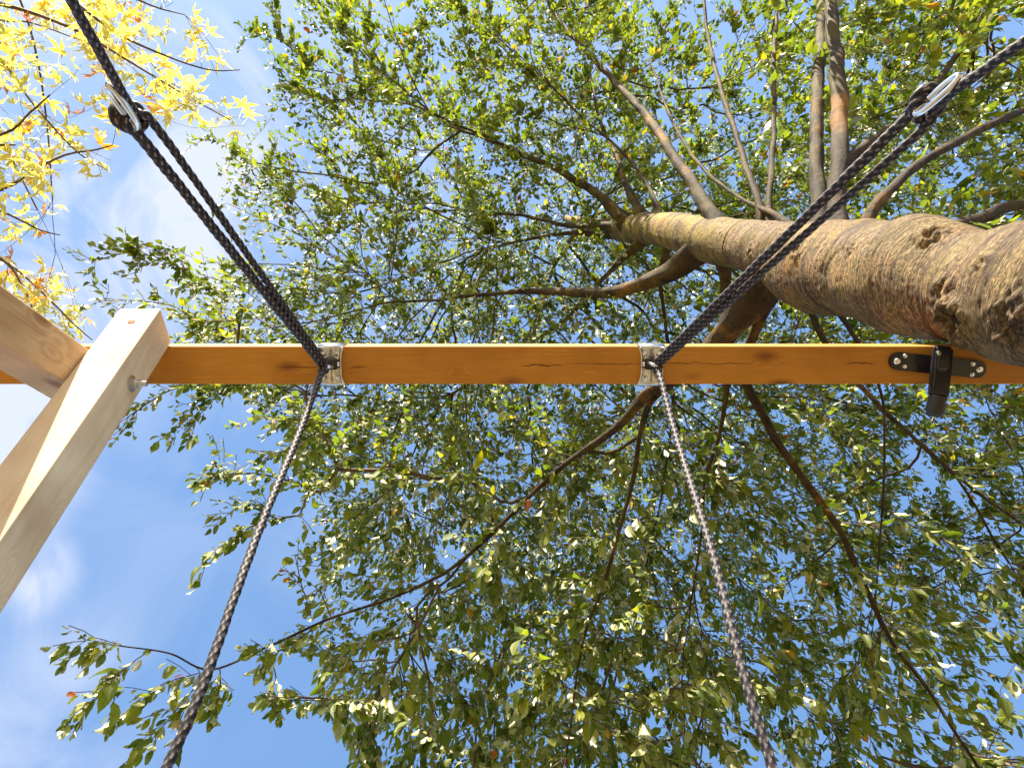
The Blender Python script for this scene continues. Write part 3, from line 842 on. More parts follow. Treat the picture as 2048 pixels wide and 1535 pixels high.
LIMBS = [
    # (px, py, height, thickness in px)
    [(1642, 500, 2.85, 46.8), (1638, 425, 2.95, 34.0), (1632, 300, 3.3, 28.9), (1635, 180, 3.7, 25.5), (1642, 60, 4.2, 22.1), (1648, -100, 4.9, 17.0), (1640, -280, 5.8, 10.2)],
    [(1690, 500, 2.7, 46.8), (1672, 420, 2.82, 35.7), (1680, 250, 3.25, 34.0), (1672, 120, 3.6, 30.6), (1660, 0, 4.0, 25.5), (1655, -160, 4.6, 18.7), (1690, -380, 5.4, 10.2)],
    [(1450, 480, 3.5, 41.4), (1425, 430, 3.62, 28.9), (1388, 372, 3.9, 22.9), (1338, 298, 4.3, 20.4), (1282, 218, 4.8, 17.0), (1222, 155, 5.3, 12.8), (1150, 78, 5.9, 9.3), (1090, -5, 6.5, 7.6), (1040, -120, 7.1, 5.1)],
    [(1262, 455, 5.1, 35.7), (1232, 425, 5.15, 22.1), (1190, 385, 5.3, 17.0), (1110, 337, 5.6, 13.6), (1035, 305, 5.9, 11.0), (960, 272, 6.1, 8.5), (895, 248, 6.4, 6.0), (820, 190, 6.6, 4.2)],
    [(1292, 450, 4.8, 28.9), (1275, 415, 4.9, 18.7), (1252, 370, 5.2, 14.4), (1232, 310, 5.6, 10.2), (1200, 240, 6.1, 6.8), (1180, 150, 6.6, 5.1)],
    [(1410, 490, 3.7, 60), (1380, 515, 3.75, 42), (1340, 545, 3.8, 36), (1265, 575, 3.9, 29), (1190, 586, 4.1, 22), (1090, 582, 4.35, 14), (985, 586, 4.6, 9), (880, 600, 4.8, 6), (770, 606, 4.9, 4), (640, 640, 4.6, 3), (540, 655, 4.2, 3)],
    [(1560, 530, 2.95, 84.0), (1515, 590, 2.98, 66.0), (1475, 632, 3.0, 56.0), (1432, 685, 3.05, 46.0), (1365, 748, 3.1, 25.2), (1295, 790, 3.15, 23.8), (1238, 850, 3.2, 17.5), (1140, 920, 3.25, 11.9), (1062, 990, 3.3, 9.8), (960, 1088, 3.25, 8.4), (880, 1150, 3.2, 7.0), (780, 1196, 3.1, 6.3), (650, 1240, 3.0, 5.6), (540, 1290, 2.85, 4.9), (425, 1338, 2.7, 4.2), (340, 1305, 2.6, 3.5), (240, 1290, 2.45, 2.8), (175, 1285, 2.4, 2.1)],
    [(1445, 520, 3.5, 23.8), (1450, 560, 3.5, 18.2), (1448, 640, 3.6, 14.0), (1455, 760, 3.6, 12.6), (1440, 860, 3.6, 9.1), (1412, 960, 3.6, 7.0), (1400, 1080, 3.5, 4.9), (1380, 1220, 3.4, 3.5)],
    [(1580, 540, 2.9, 28.0), (1520, 640, 3.0, 21.0), (1488, 740, 3.1, 18.9), (1540, 860, 3.1, 16.8), (1600, 950, 3.1, 15.4), (1680, 1060, 3.05, 14.0), (1738, 1190, 3.0, 11.2), (1790, 1290, 2.9, 9.8), (1850, 1370, 2.8, 8.4), (1900, 1450, 2.7, 7.0), (1960, 1540, 2.65, 5.6), (2040, 1680, 2.6, 3.5)],
    [(1365, 748, 3.1, 18.2), (1302, 800, 3.2, 14.0), (1280, 870, 3.3, 10.5), (1268, 960, 3.3, 9.1), (1240, 1050, 3.3, 8.4), (1205, 1175, 3.2, 6.3), (1170, 1270, 3.1, 4.9), (1150, 1380, 3.0, 4.2), (1130, 1530, 2.9, 3.5)],
    [(1545, 480, 3.1, 20.4), (1538, 420, 3.2, 13.6), (1546, 300, 3.6, 11.0), (1549, 200, 4.0, 9.3), (1549, 90, 4.4, 7.6), (1556, -20, 4.9, 6.0), (1560, -150, 5.4, 4.2)],
    [(1530, 470, 3.2, 23.8), (1515, 400, 3.3, 14.4), (1482, 300, 3.7, 12.8), (1446, 190, 4.2, 10.2), (1420, 90, 4.8, 7.6), (1405, -20, 5.2, 6.0), (1390, -160, 5.8, 4.2)],
    [(1684, 330, 3.05, 22.1), (1745, 280, 3.2, 17.0), (1830, 215, 3.5, 14.4), (1900, 130, 3.9, 12.8), (1960, 40, 4.3, 10.2), (2005, -40, 4.7, 7.6), (2060, -200, 5.3, 4.2)],
    [(1720, 490, 2.55, 28.9), (1745, 420, 2.62, 22.1), (1810, 350, 2.8, 18.7), (1900, 290, 3.0, 17.0), (2010, 235, 3.3, 14.4), (2120, 190, 3.6, 11.0), (2300, 100, 4.1, 6.0)],
    [(1245, 455, 5.3, 26), (1190, 452, 5.5, 14), (1120, 448, 5.9, 9), (1040, 430, 6.4, 7), (950, 425, 6.9, 5)],
    [(1240, 462, 5.4, 26), (1205, 470, 5.5, 13), (1130, 466, 5.8, 8), (1050, 480, 6.1, 6), (960, 500, 6.5, 5)],
    [(1300, 470, 4.7, 26), (1265, 500, 4.8, 14), (1205, 560, 5.1, 9), (1130, 640, 5.5, 8), (1040, 700, 5.8, 6), (900, 790, 6.0, 5)],
    [(1180, 440, 6.6, 16), (1150, 470, 7.0, 10), (1110, 530, 7.5, 7), (1080, 620, 8.0, 5)],
    [(1630, 560, 2.75, 18.2), (1700, 660, 2.9, 9.8), (1760, 780, 3.0, 5.6), (1768, 900, 3.1, 4.9), (1762, 1050, 3.2, 4.2), (1750, 1200, 3.2, 2.8)],
    [(1340, 480, 4.3, 16.8), (1320, 560, 4.5, 9.1), (1330, 640, 4.6, 7.0), (1345, 800, 4.7, 5.6), (1330, 950, 4.8, 4.2), (1300, 1100, 4.8, 3.5)],
    [(1600, 470, 2.85, 20), (1545, 425, 3.1, 11), (1480, 395, 3.5, 8), (1400, 330, 4.0, 7), (1340, 230, 4.6, 5), (1300, 120, 5.2, 4)],
    [(1330, 470, 4.3, 20.4), (1300, 380, 4.6, 7.6), (1240, 300, 5.1, 6.0), (1160, 230, 5.6, 5.1), (1080, 150, 6.1, 3.4)],
    # limbs that leave the frame on the right, behind the trunk
    [(1760, 500, 2.4, 40), (1850, 480, 2.75, 30), (2000, 420, 3.2, 24), (2200, 380, 3.7, 16), (2450, 330, 4.3, 8)],
    [(1600, 560, 2.85, 17.0), (1660, 700, 3.1, 11.0), (1800, 850, 3.3, 9.0), (1950, 980, 3.5, 7.0), (2150, 1120, 3.7, 5.0), (2400, 1300, 3.9, 3.0)],
]
sk = Skel()
prev = -1
trunk_nodes = []
for z in np.arange(3.2, 9.3, 0.12):
    c, r = trunk_center(z); prev = sk.add(c, prev, r, True); trunk_nodes.append(prev)
def nearest_trunk(p):
    return min(trunk_nodes, key=lambda k: (sk.pos[k] - p).length)
limb_meshes = []
def ring_mesh(C, R, sides, wob=0.0):
    C = np.array([list(c) for c in C]); T, X, Y = sweep_frames(C)
    th = np.arange(sides) / sides * 2 * np.pi
    R = np.asarray(R)[:, None] * np.ones(sides)[None]
    if wob:
        for i in range(len(C)):
            for j in range(sides):
                R[i, j] *= 1 + wob * noise.noise(Vector((C[i][0] * 9 + math.cos(th[j]), C[i][1] * 9 + math.sin(th[j]), C[i][2] * 14)))
    V = C[:, None, :] + X[:, None, :] * (R * np.cos(th))[..., None] + Y[:, None, :] * (R * np.sin(th))[..., None]
    idx = np.arange(len(C) * sides).reshape(len(C), sides)
    q = np.stack([idx[:-1], np.roll(idx, -1, 1)[:-1], np.roll(idx, -1, 1)[1:], idx[1:]], -1).reshape(-1, 4)
    return V.reshape(-1, 3), q
for lm in LIMBS:
    pts = [P(a, b, h) for a, b, h, w in lm]
    rad = [w / 2 / FPX * (pts[i] - CAM).dot(VIEW) * 0.95 for i, (a, b, h, w) in enumerate(lm)]
    L = sum((b - a).length for a, b in zip(pts, pts[1:]))
    C = catmull(pts, max(12, int(L / 0.03)))
    sl = np.concatenate([[0], np.cumsum(np.linalg.norm(np.diff(C, axis=0), axis=1))])
    sp_c = [0]
    ctrl = [0]; 
    for a, b in zip(pts, pts[1:]): ctrl.append(ctrl[-1] + (b - a).length)
    R = np.interp(sl / sl[-1] * ctrl[-1], ctrl, rad)
    R = R * (1 + 0.45 * np.exp(-sl / 0.16))
    # small crookedness
    sd_ = rng.random() * 50
    for i in range(len(C)):
        k = min(1, i / 10) * min(0.010, 0.4 * R[i] + 0.003)
        C[i] += np.array(noise.noise_vector(Vector((sl[i] * 4.5, sd_, 0)))) * k
    prev = nearest_trunk(pts[0])
    for i in range(0, len(C), 3):
        prev = sk.add(C[i], prev, R[i], True)
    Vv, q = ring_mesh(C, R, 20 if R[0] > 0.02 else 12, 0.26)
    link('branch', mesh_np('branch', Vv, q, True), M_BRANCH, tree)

# ------------------------------------------------------------------ green tree: crown
OUT = np.array([(640, -2000), (590, -60), (505, 50), (490, 95), (525, 160), (538, 215), (560, 262), (470, 285), (400, 305), (440, 350), (425, 425), (455, 465),
                (390, 500), (335, 560), (335, 640), (350, 700), (330, 775), (480, 790), (520, 850), (560, 880), (540, 905), (600, 985), (640, 1045),
                (605, 1100), (650, 1160), (640, 1230), (560, 1270), (600, 1330), (640, 1370), (700, 1430), (690, 1560), (620, 2600), (6000, 2600), (6000, -2000)], float)
def inside(px, py, poly=OUT):
    px = np.asarray(px); py = np.asarray(py); r = np.zeros(px.shape, bool)
    j = len(poly) - 1
    for i in range(len(poly)):
        xi, yi = poly[i]; xj, yj = poly[j]
        c = ((yi > py) != (yj > py)) & (px < (xj - xi) * (py - yi) / (yj - yi + 1e-12) + xi)
        r ^= c; j = i
    return r
HOLES = [(2015, 1375, 75, 70), (1835, 1500, 48, 75), (2035, 40, 35, 45), (790, 30, 40, 35), (785, 1080, 22, 20), (660, 1260, 30, 26), (1385, 1080, 22, 24),
         (700, 200, 22, 16), (850, 320, 20, 18), (1470, 70, 24, 18), (590, 500, 24, 18), (930, 1350, 22, 34), (1250, 1370, 24, 26), (740, 1240, 22, 30), (1700, 1330, 26, 40), (1190, 1510, 30, 20), (1990, 1150, 34, 28), (2000, 1240, 30, 22), (690, 300, 18, 26)]
CEN = np.array((1.05, -0.35, CAMH + 5.0)); RAD = np.array((3.9, 3.9, 4.1))
def h_low(px, py):
    """lowest foliage above the camera: low boughs hang at the foot of the picture, the crown lifts towards its head"""
    return np.interp(py, [-900, 0, 500, 800, 1200, 1600, 2300], [5.4, 5.5, 4.8, 3.5, 2.75, 2.35, 2.3]) + np.where(px > 1500, -1.7 * (py < 600), 0)
def sample(n, shrink=1.0, margin=0):
    res = []
    tot = 0
    while tot < n:
        c = rng.uniform(-1, 1, (n * 3, 3))
        c = c[(c ** 2).sum(1) < 1]
        w = np.sqrt((c ** 2).sum(1))
        c = c[rng.random(len(c)) < 0.35 + 0.65 * w]              # leaves sit towards the outside of the crown
        p = CEN + c * RAD * shrink
        px, py, v = project(p)
        h = p[:, 2] - CAMH
        ok = inside(px - margin, py) & (h > h_low(px, py)) 
        for hx, hy, rx, ry in HOLES: ok &= ((px - hx) / rx) ** 2 + ((py - hy) / ry) ** 2 > 1
        # keep the region right round the trunk open low down
        ok &= (rng.random(len(p)) < np.where(py < -60, 0.10, np.where(px > 2200, 0.4, 1.0)))  # crown out of view thinned so the sun reaches the lower leaves
        dt = np.hypot(p[:, 0] - 1.0, p[:, 1] + 0.1)
        ok &= ~((dt < 0.7) & (h < 4.4))
        p = p[ok]
        keep = []
        for q in p:
            d = noise.noise(Vector(q) * 0.85) + 0.5 * noise.noise(Vector(q) * 2.1)
            keep.append(d > (-0.45 if q[2] < CAMH + 4.0 else -0.32) + 0.25 * (random.random() - .5))
        p = p[np.array(keep, bool)] if len(p) else p
        res.append(p); tot += len(p)
    return np.concatenate(res)[:n]

def grow(targets, step, droop, wander, level, minpar_r=0.0):
    kd = KDTree(len(sk.pos))
    tcx = Vector((1.0, -0.1, 0))
    for i, p in enumerate(sk.pos): kd.insert(p, i)
    kd.balance()
    order = []
    for tgt in targets:
        t = Vector(tgt)
        best = None; bs = 1e9
        for co, i, dist in kd.find_n(t, 14):
            v = t - co
            # prefer to leave the parent forwards and upwards/outwards
            cosn = v.normalized().dot(sk.tan[i]) if dist > 1e-5 else 0
            s = dist * (1.35 - 0.55 * cosn) + (0.35 * max(0, co.z - t.z) if level < 3 else 0)
            if s < bs: bs = s; best = i
        order.append((bs, best, t))
    order.sort(key=lambda x: x[0])
    newp = []
    for bs, i, t in order:
        p0 = sk.pos[i]; d = t - p0; L = d.length
        if L < 0.03: continue
        t0 = (sk.tan[i] * 0.55 + d.normalized() * 0.75).normalized()
        t1 = (d.normalized() + Vector((0, 0, -droop))).normalized()
        n = max(2, int(L / step))
        nodes = [i]; prev = i
        sd_ = random.random() * 100
        for k in range(1, n + 1):
            u = k / n
            h00 = 2 * u ** 3 - 3 * u ** 2 + 1; h10 = u ** 3 - 2 * u ** 2 + u; h01 = -2 * u ** 3 + 3 * u ** 2; h11 = u ** 3 - u ** 2
            p = p0 * h00 + t0 * L * h10 + t * h01 + t1 * L * h11
            p = p + Vector(noise.noise_vector(Vector((u * L * 3.2, sd_, level)))) * wander * math.sin(math.pi * min(1, u * 1.0)) * min(1, L)
            prev = sk.add(p, prev); nodes.append(prev)
        newp.append(nodes)
    sk.paths.append(newp)
    return newp

n0 = len(sk.pos)
L1 = grow(sample(170, 0.86, 60), 0.10, 0.25, 0.10, 1)
L2 = grow(sample(1150, 0.97, 20), 0.08, 0.35, 0.06, 2)
# hand placed sprays that stand out against the sky
SPRAY = [
    [(300, 1300, 2.52), (250, 1335, 2.45), (205, 1385, 2.4), (150, 1425, 2.33)],
    [(425, 1338, 2.7), (380, 1385, 2.6), (335, 1440, 2.5), (285, 1500, 2.42)],
    [(400, 1345, 2.66), (330, 1365, 2.55), (275, 1400, 2.5)],
    [(440, 1340, 2.7), (440, 1375, 2.6), (430, 1400, 2.5)],
    [(560, 1390, 2.9), (545, 1400, 2.75)],
    [(240, 1290, 2.45), (190, 1275, 2.4), (155, 1290, 2.35)],
    [(640, 985, 3.3), (560, 955, 3.2), (480, 945, 3.1), (415, 955, 3.0)],
    [(480, 945, 3.1), (440, 920, 3.05), (430, 930, 3.0)],
    [(600, 1030, 3.2), (520, 1045, 3.1), (460, 1080, 3.0), (415, 1110, 2.9)],
    [(560, 1040, 3.15), (490, 1010, 3.0), (460, 1025, 2.95)],
    [(540, 655, 4.0), (470, 600, 4.0), (400, 560, 3.95), (330, 520, 3.9), (255, 505, 3.85), (190, 522, 3.8)],
    [(400, 560, 3.95), (350, 500, 4.0), (300, 490, 4.0), (265, 490, 3.95)],
    [(330, 520, 3.9), (290, 525, 3.85), (270, 545, 3.8)],
    [(480, 640, 4.0), (400, 640, 4.0), (340, 610, 4.0), (240, 600, 3.9), (190, 605, 3.9)],
    [(470, 760, 3.9), (390, 770, 3.7), (340, 780, 3.6), (290, 810, 3.5), (240, 845, 3.4)],
    [(470, 760, 3.9), (400, 790, 3.6), (370, 830, 3.5), (350, 855, 3.4)],
    [(470, 760, 3.9), (410, 800, 3.6), (400, 835, 3.5), (380, 860, 3.4)],
    [(640, 850, 3.6), (560, 835, 3.5), (505, 840, 3.4)],
    [(640, 860, 3.6), (570, 900, 3.4), (500, 925, 3.3)],
    [(640, 1180, 3.1), (610, 1190, 3.0), (590, 1110, 3.1)],
    [(480, 300, 6.0), (420, 275, 5.9), (390, 290, 5.9)],
    [(620, 130, 6.3), (560, 80, 6.2), (505, 65, 6.1), (490, 80, 6.1)],
    [(560, 60, 6.2), (545, 20, 6.2), (560, -40, 6.2)],
    [(690, 40, 6.3), (650, 10, 6.2), (620, 5, 6.2)],
    [(2060, 1280, 2.8), (2000, 1380, 2.7), (2010, 1440, 2.65)],
    [(1960, 1540, 2.65), (2000, 1450, 2.6), (2030, 1420, 2.6)],
    [(650, 1240, 3.0), (560, 1300, 2.8), (500, 1300, 2.7)],
    [(700, 1400, 3.0), (640, 1400, 2.8), (560, 1400, 2.7)],
]
spray_paths = []
for sp in SPRAY:
    pts = [P(*q) for q in sp]
    C = catmull(pts, max(6, int(sum((b - a).length for a, b in zip(pts, pts[1:])) / 0.05)))
    kd = KDTree(len(sk.pos))
    for i, p in enumerate(sk.pos): kd.insert(p, i)
    kd.balance()
    _, par, dist = kd.find(Vector(C[0]))
    nodes = [par]
    if dist > 0.12:                      # connect the spray back to the bough it grows on
        p0 = sk.pos[par]; p1 = Vector(C[0]); k = int(dist / 0.08) + 1
        for u in range(1, k): par = sk.add(p0.lerp(p1, u / k), par); nodes.append(par)
    for c in C: par = sk.add(c, par); nodes.append(par)
    spray_paths.append(nodes)
L3 = grow(sample(12800, 1.0, 0), 0.09, 0.5, 0.04, 3)
# extra twiglets on the sprays
tw = []
for nodes in spray_paths:
    for a in nodes[2:]:
        if project(np.array([list(sk.pos[a])]))[0][0] > 1900: continue
        for _rep in range(random.choice((1, 1, 1, 2))):
            d = (sk.tan[a] * 0.7 + Vector((random.uniform(-1, 1), random.uniform(-1, 1), random.uniform(-.8, .3)))).normalized()
            t = sk.pos[a] + d * random.uniform(0.06, 0.14); prev = a; nd = [a]
            for u in (0.5, 1.0): prev = sk.add(sk.pos[a].lerp(t, u) + Vector((0, 0, 0.008 * (u < 1))), prev); nd.append(prev)
            tw.append(nd)

# radii by the pipe model for grown wood
nN = len(sk.pos)
acc = np.zeros(nN)
for i in range(nN - 1, -1, -1):
    if sk.fixed[i]: continue
    if acc[i] == 0: acc[i] = 0.0016 ** 2.35
    sk.r[i] = acc[i] ** (1 / 2.35)
    p = sk.par[i]
    if p >= 0: acc[p] += acc[i]
def path_mesh(nodes, sides):
    C = [sk.pos[k] for k in nodes]
    R = [min(sk.r[k], sk.r[nodes[0]] * 0.75 if sk.fixed[nodes[0]] else 9) for k in nodes]
    R[0] = R[1]
    return ring_mesh(C, np.minimum(R, 0.03), sides)
for nodes in L1:
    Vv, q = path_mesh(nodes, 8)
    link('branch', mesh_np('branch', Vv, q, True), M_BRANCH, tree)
def batch(paths, sides):
    Vs, Qs, off = [], [], 0
    for nodes in paths:
        Vv, q = path_mesh(nodes, sides); Vs.append(Vv); Qs.append(q + off); off += len(Vv)
    return np.concatenate(Vs), np.concatenate(Qs)
Vv, q = batch(L2, 5); o = link('small_branches', mesh_np('small_branches', Vv, q, True), M_TWIG, tree); tag(o, kind='stuff')
Vv, q = batch(L3 + spray_paths + tw, 3); o = link('twigs', mesh_np('twigs', Vv, q), M_TWIG, tree); tag(o, kind='stuff')

# ---- leaves
def norm(a): return a / np.maximum(np.linalg.norm(a, axis=1), 1e-9)[:, None]
def place_leaves(paths, spacing, start, size, droop, spread, sizevar=0.28, flip=0.5):
    """returns base points, direction, normal, length for every leaf on the paths"""
    O, D, Nn, Ls = [], [], [], []
    for nodes in paths:
        pts = [sk.pos[k] for k in nodes]
        sl = [0]
        for a, b in zip(pts, pts[1:]): sl.append(sl[-1] + (b - a).length)
        L = sl[-1]
        s = max(L - start, 0.01) + random.random() * spacing
        side = 1; k = 0
        while s <= L + 1e-6:
            while k < len(sl) - 2 and sl[k + 1] < s: k += 1
            u = (s - sl[k]) / max(1e-6, sl[k + 1] - sl[k])
            p = pts[k].lerp(pts[k + 1], u); t = (pts[k + 1] - pts[k]).normalized()
            up = Vector((0, 0, 1)); sv = t.cross(up)
            if sv.length < 0.15: sv = Vector((random.uniform(-1, 1), random.uniform(-1, 1), 0))
            sv.normalize()
            a = Vector((random.gauss(0, 1), random.gauss(0, 1), random.gauss(0, 1)))
            d = t * 0.45 + sv * side * spread * random.uniform(0.2, 0.75) + Vector((0, 0, -droop * random.uniform(0.6, 1.7))) + a * 0.16
            d.normalize()
            n = (up * 0.05 + Vector((0.12, -0.95, 0)) * random.uniform(0.5, 1.4) + sv * side * random.uniform(-0.2, 0.6) + Vector((random.gauss(0, .42), random.gauss(0, .42), random.gauss(0, .25)))) * (1 if random.random() < flip else -1)
            O.append(p + d * random.uniform(0.010, 0.020)); D.append(d); Nn.append(n); Ls.append(size * random.lognormvariate(0, sizevar))
            side = -side; s += spacing * random.uniform(0.6, 1.4)
        # terminal leaf
    return np.array(O), np.array(D), np.array(Nn), np.clip(np.array(Ls), size * .45, size * 1.7)

def simple_leaf():
    """ovate leaf folded along the rib: x across, y along, z up. last column = distance from rib"""
    v = [(0, 0, 0, 0), (0, .30, .015, 0), (0, .68, -.02, 0), (0, 1, -.13, 0),
         (-.205, .28, .075, 1), (-.215, .60, .055, 1), (.205, .28, .075, 1), (.215, .60, .055, 1)]
    f = [(0, 4, 1), (1, 4, 5), (1, 5, 2), (2, 5, 3), (0, 1, 6), (1, 7, 6), (1, 2, 7), (2, 3, 7)]
    f = [(c, b, a) for a, b, c in f]
    return np.array(v), np.array(f)

def round_leaf():
    st = [(0, 0), (.16, .125), (.38, .225), (.62, .215), (.84, .115), (1, 0)]
    v = []; f = []
    for y, w in st: v.append((0, y, -0.10 * y * y + .01, 0))
    for sgn in (-1, 1):
        b = len(v)
        for y, w in st[1:-1]: v.append((sgn * w, y + .01, -0.10 * y * y + w * .35, 1))
        tri = [(0, b, 1), (b, b + 1, 1), (b + 1, 2, 1), (b + 1, b + 2, 2), (b + 2, 3, 2), (b + 2, b + 3, 3), (b + 3, 4, 3), (b + 3, 5, 4)]
        f += tri if sgn > 0 else [(c, q, a) for a, q, c in tri]
    # wind so that z is the upper side
    vv = np.array(v); out = []
    for a, q, c in f:
        n = np.cross(vv[q, :3] - vv[a, :3], vv[c, :3] - vv[a, :3])
        out.append((a, q, c) if n[2] > 0 else (c, q, a))
    return vv, np.array(out)

def fine_leaf(var, petiole=0.22):
    rnd = random.Random(var)
    n = 9; v = []; f = []
    curl = rnd.uniform(0.08, 0.3); fold = rnd.uniform(0.2, 0.6); wd = rnd.uniform(0.22, 0.29); twist = rnd.uniform(-.35, .35)
    for i in range(n + 1):
        u = i / n
        w = wd * (math.sin(math.pi * min(1, u ** 0.80)) ** 0.85) * (1 - 0.18 * u) + (0.0 if 0 < i < n else 0)
        zc = -curl * u * u
        ser = 0.014 * (1 if i % 2 else -1) if 0 < i < n else 0
        for s in (-1, -0.5, 0, 0.5, 1):
            x = s * (w + (ser if abs(s) == 1 else 0))
            z = zc + abs(s) * w * fold + 0.02 * math.sin(u * 9 + s * 3 + var)
            x2 = x * math.cos(twist * u) - (z - zc) * math.sin(twist * u); z2 = zc + x * math.sin(twist * u) + (z - zc) * math.cos(twist * u)
            v.append((x2, u, z2, abs(s)))
    for i in range(n):
        for k in range(4):
            a = 5 * i + k; f.append((a, a + 1, a + 6, a + 5))
    b = len(v)                                # leaf stalk
    for y, z in ((-petiole, 0.05), (0.02, 0.0)):
        for x_, z_ in ((-.012, 0), (.012, 0), (0, -.02)): v.append((x_, y, z + z_, 0))
    for k in range(3): f.append((b + k, b + (k + 1) % 3, b + 3 + (k + 1) % 3, b + 3 + k))
    return v, f

def leaf_cloud(name, O, D, Nn, Ls, tmpl, widths, tint, material, parent):
    tv, tf = tmpl
    n = len(O); k = len(tv)
    D = norm(D); X = norm(np.cross(D, Nn)); Z = np.cross(X, D)
    w = widths[:, None, None]
    fold = rng.uniform(0.3, 2.2, n)[:, None, None]; curl = rng.uniform(-0.3, 2.2, n)[:, None, None]
    x = tv[None, :, 0, None] * w; y = tv[None, :, 1, None] * np.ones((n, 1, 1)); 
    rib = (tv[:, 3] > 0)[None, :, None]
    z = tv[None, :, 2, None] * np.where(rib, fold, curl) 
    V = O[:, None, :] + (X[:, None, :] * x + D[:, None, :] * y + Z[:, None, :] * z) * Ls[:, None, None]
    F = (tf[None] + (np.arange(n) * k)[:, None, None]).reshape(-1, tf.shape[1])
    me = mesh_np(name, V.reshape(-1, 3), F)
    c = np.zeros((n, k, 3)); c[..., 0] = tint[:, 0:1]; c[..., 1] = tint[:, 1:2]; c[..., 2] = tv[None, :, 3]
    set_tint(me, c.reshape(-1, 3))
    o = link(name, me, material, parent); tag(o, kind='stuff')
    return o

def leaf_objects(idx, O, D, Nn, Ls, meshes, parent):
    D = norm(D); X = norm(np.cross(D, Nn)); Z = np.cross(X, D)
    inv = parent.matrix_world.inverted()
    for k, i in enumerate(idx):
        me = meshes[k % len(meshes)]
        o = bpy.data.objects.new('leaf', me); COL.objects.link(o); o.parent = parent
        s = float(Ls[i])
        mw = Matrix((Vector(X[i]) * s, Vector(D[i]) * s, Vector(Z[i]) * s)).transposed().to_4x4(); mw.translation = Vector(O[i])
        o.matrix_local = inv @ mw

def pick_large(O, D, Ls, limit, n=300):
    mid = O + norm(D) * (Ls * .5)[:, None]
    px, py, v = project(mid)
    s = Ls / v
    # foreshortened leaves show smaller
    vd = norm(mid - np.array(CAM)); s = s * np.sqrt(np.clip(1 - (vd * norm(D)).sum(1) ** 2, .02, 1))
    s[(px < 5) | (px > 2043) | (py < 5) | (py > 1530)] = 0
    return np.argsort(-s)[:n]

LEAF = 0.064
a = place_leaves(L3, 0.021, 0.42, LEAF, 1.15, 0.8)
b = place_leaves(spray_paths, 0.020, 0.8, LEAF * 0.86, 1.2, 0.8)
c = place_leaves(tw, 0.018, 0.12, LEAF * 0.86, 1.2, 0.8)
d = place_leaves(L2, 0.045, 0.45, LEAF, 0.7, 0.8)
O, D, Nn, Ls = (np.concatenate([w[k] for w in (a, b, c, d)]) for k in range(4))
print('leaves', len(O))
tint = rng.random((len(O), 2)); 
# autumn leaves are few; whole twigs lean greener or yellower
patch = np.array([noise.noise(Vector(o_) * 1.3) for o_ in O])
tint[:, 0] = np.clip(tint[:, 0] * 0.9 + patch * 0.25, 0, 0.90)
odd = rng.random(len(O)); tint[odd < 0.014, 0] = 0.965; tint[odd < 0.003, 0] = 1.0; tint[(odd > 0.96), 0] = 0.93
big = pick_large(O, D, Ls, 0)
rest = np.ones(len(O), bool); rest[big] = False
low = rest & (O[:, 2] < CAMH + 3.7)
print('low leaves', low.sum())
leaf_cloud('foliage', O[low], D[low], Nn[low], Ls[low], round_leaf(), rng.uniform(0.66, 0.98, low.sum()), tint[low], M_LEAF, tree)
rest &= ~low
leaf_cloud('foliage', O[rest], D[rest], Nn[rest], Ls[rest], simple_leaf(), rng.uniform(0.72, 1.15, rest.sum()), tint[rest], M_LEAF, tree)
fm = []
for k in range(8):
    v, f = fine_leaf(k); v = np.array(v)
    me = bpy.data.meshes.new('leaf'); me.from_pydata([tuple(q[:3]) for q in v], [], f)
    for p_ in me.polygons: p_.use_smooth = True
    c_ = np.zeros((len(v), 3)); c_[:, 0] = (0.15, 0.3, 0.45, 0.6, 0.7, 0.8, 0.5, 0.93)[k]; c_[:, 1] = (0.3, .6, .8, .5, .4, .7, .2, .6)[k]; c_[:, 2] = v[:, 3]
    set_tint(me, c_); me.materials.append(M_LEAF); fm.append(me)
leaf_objects(big, O, D, Nn, Ls, fm, tree)

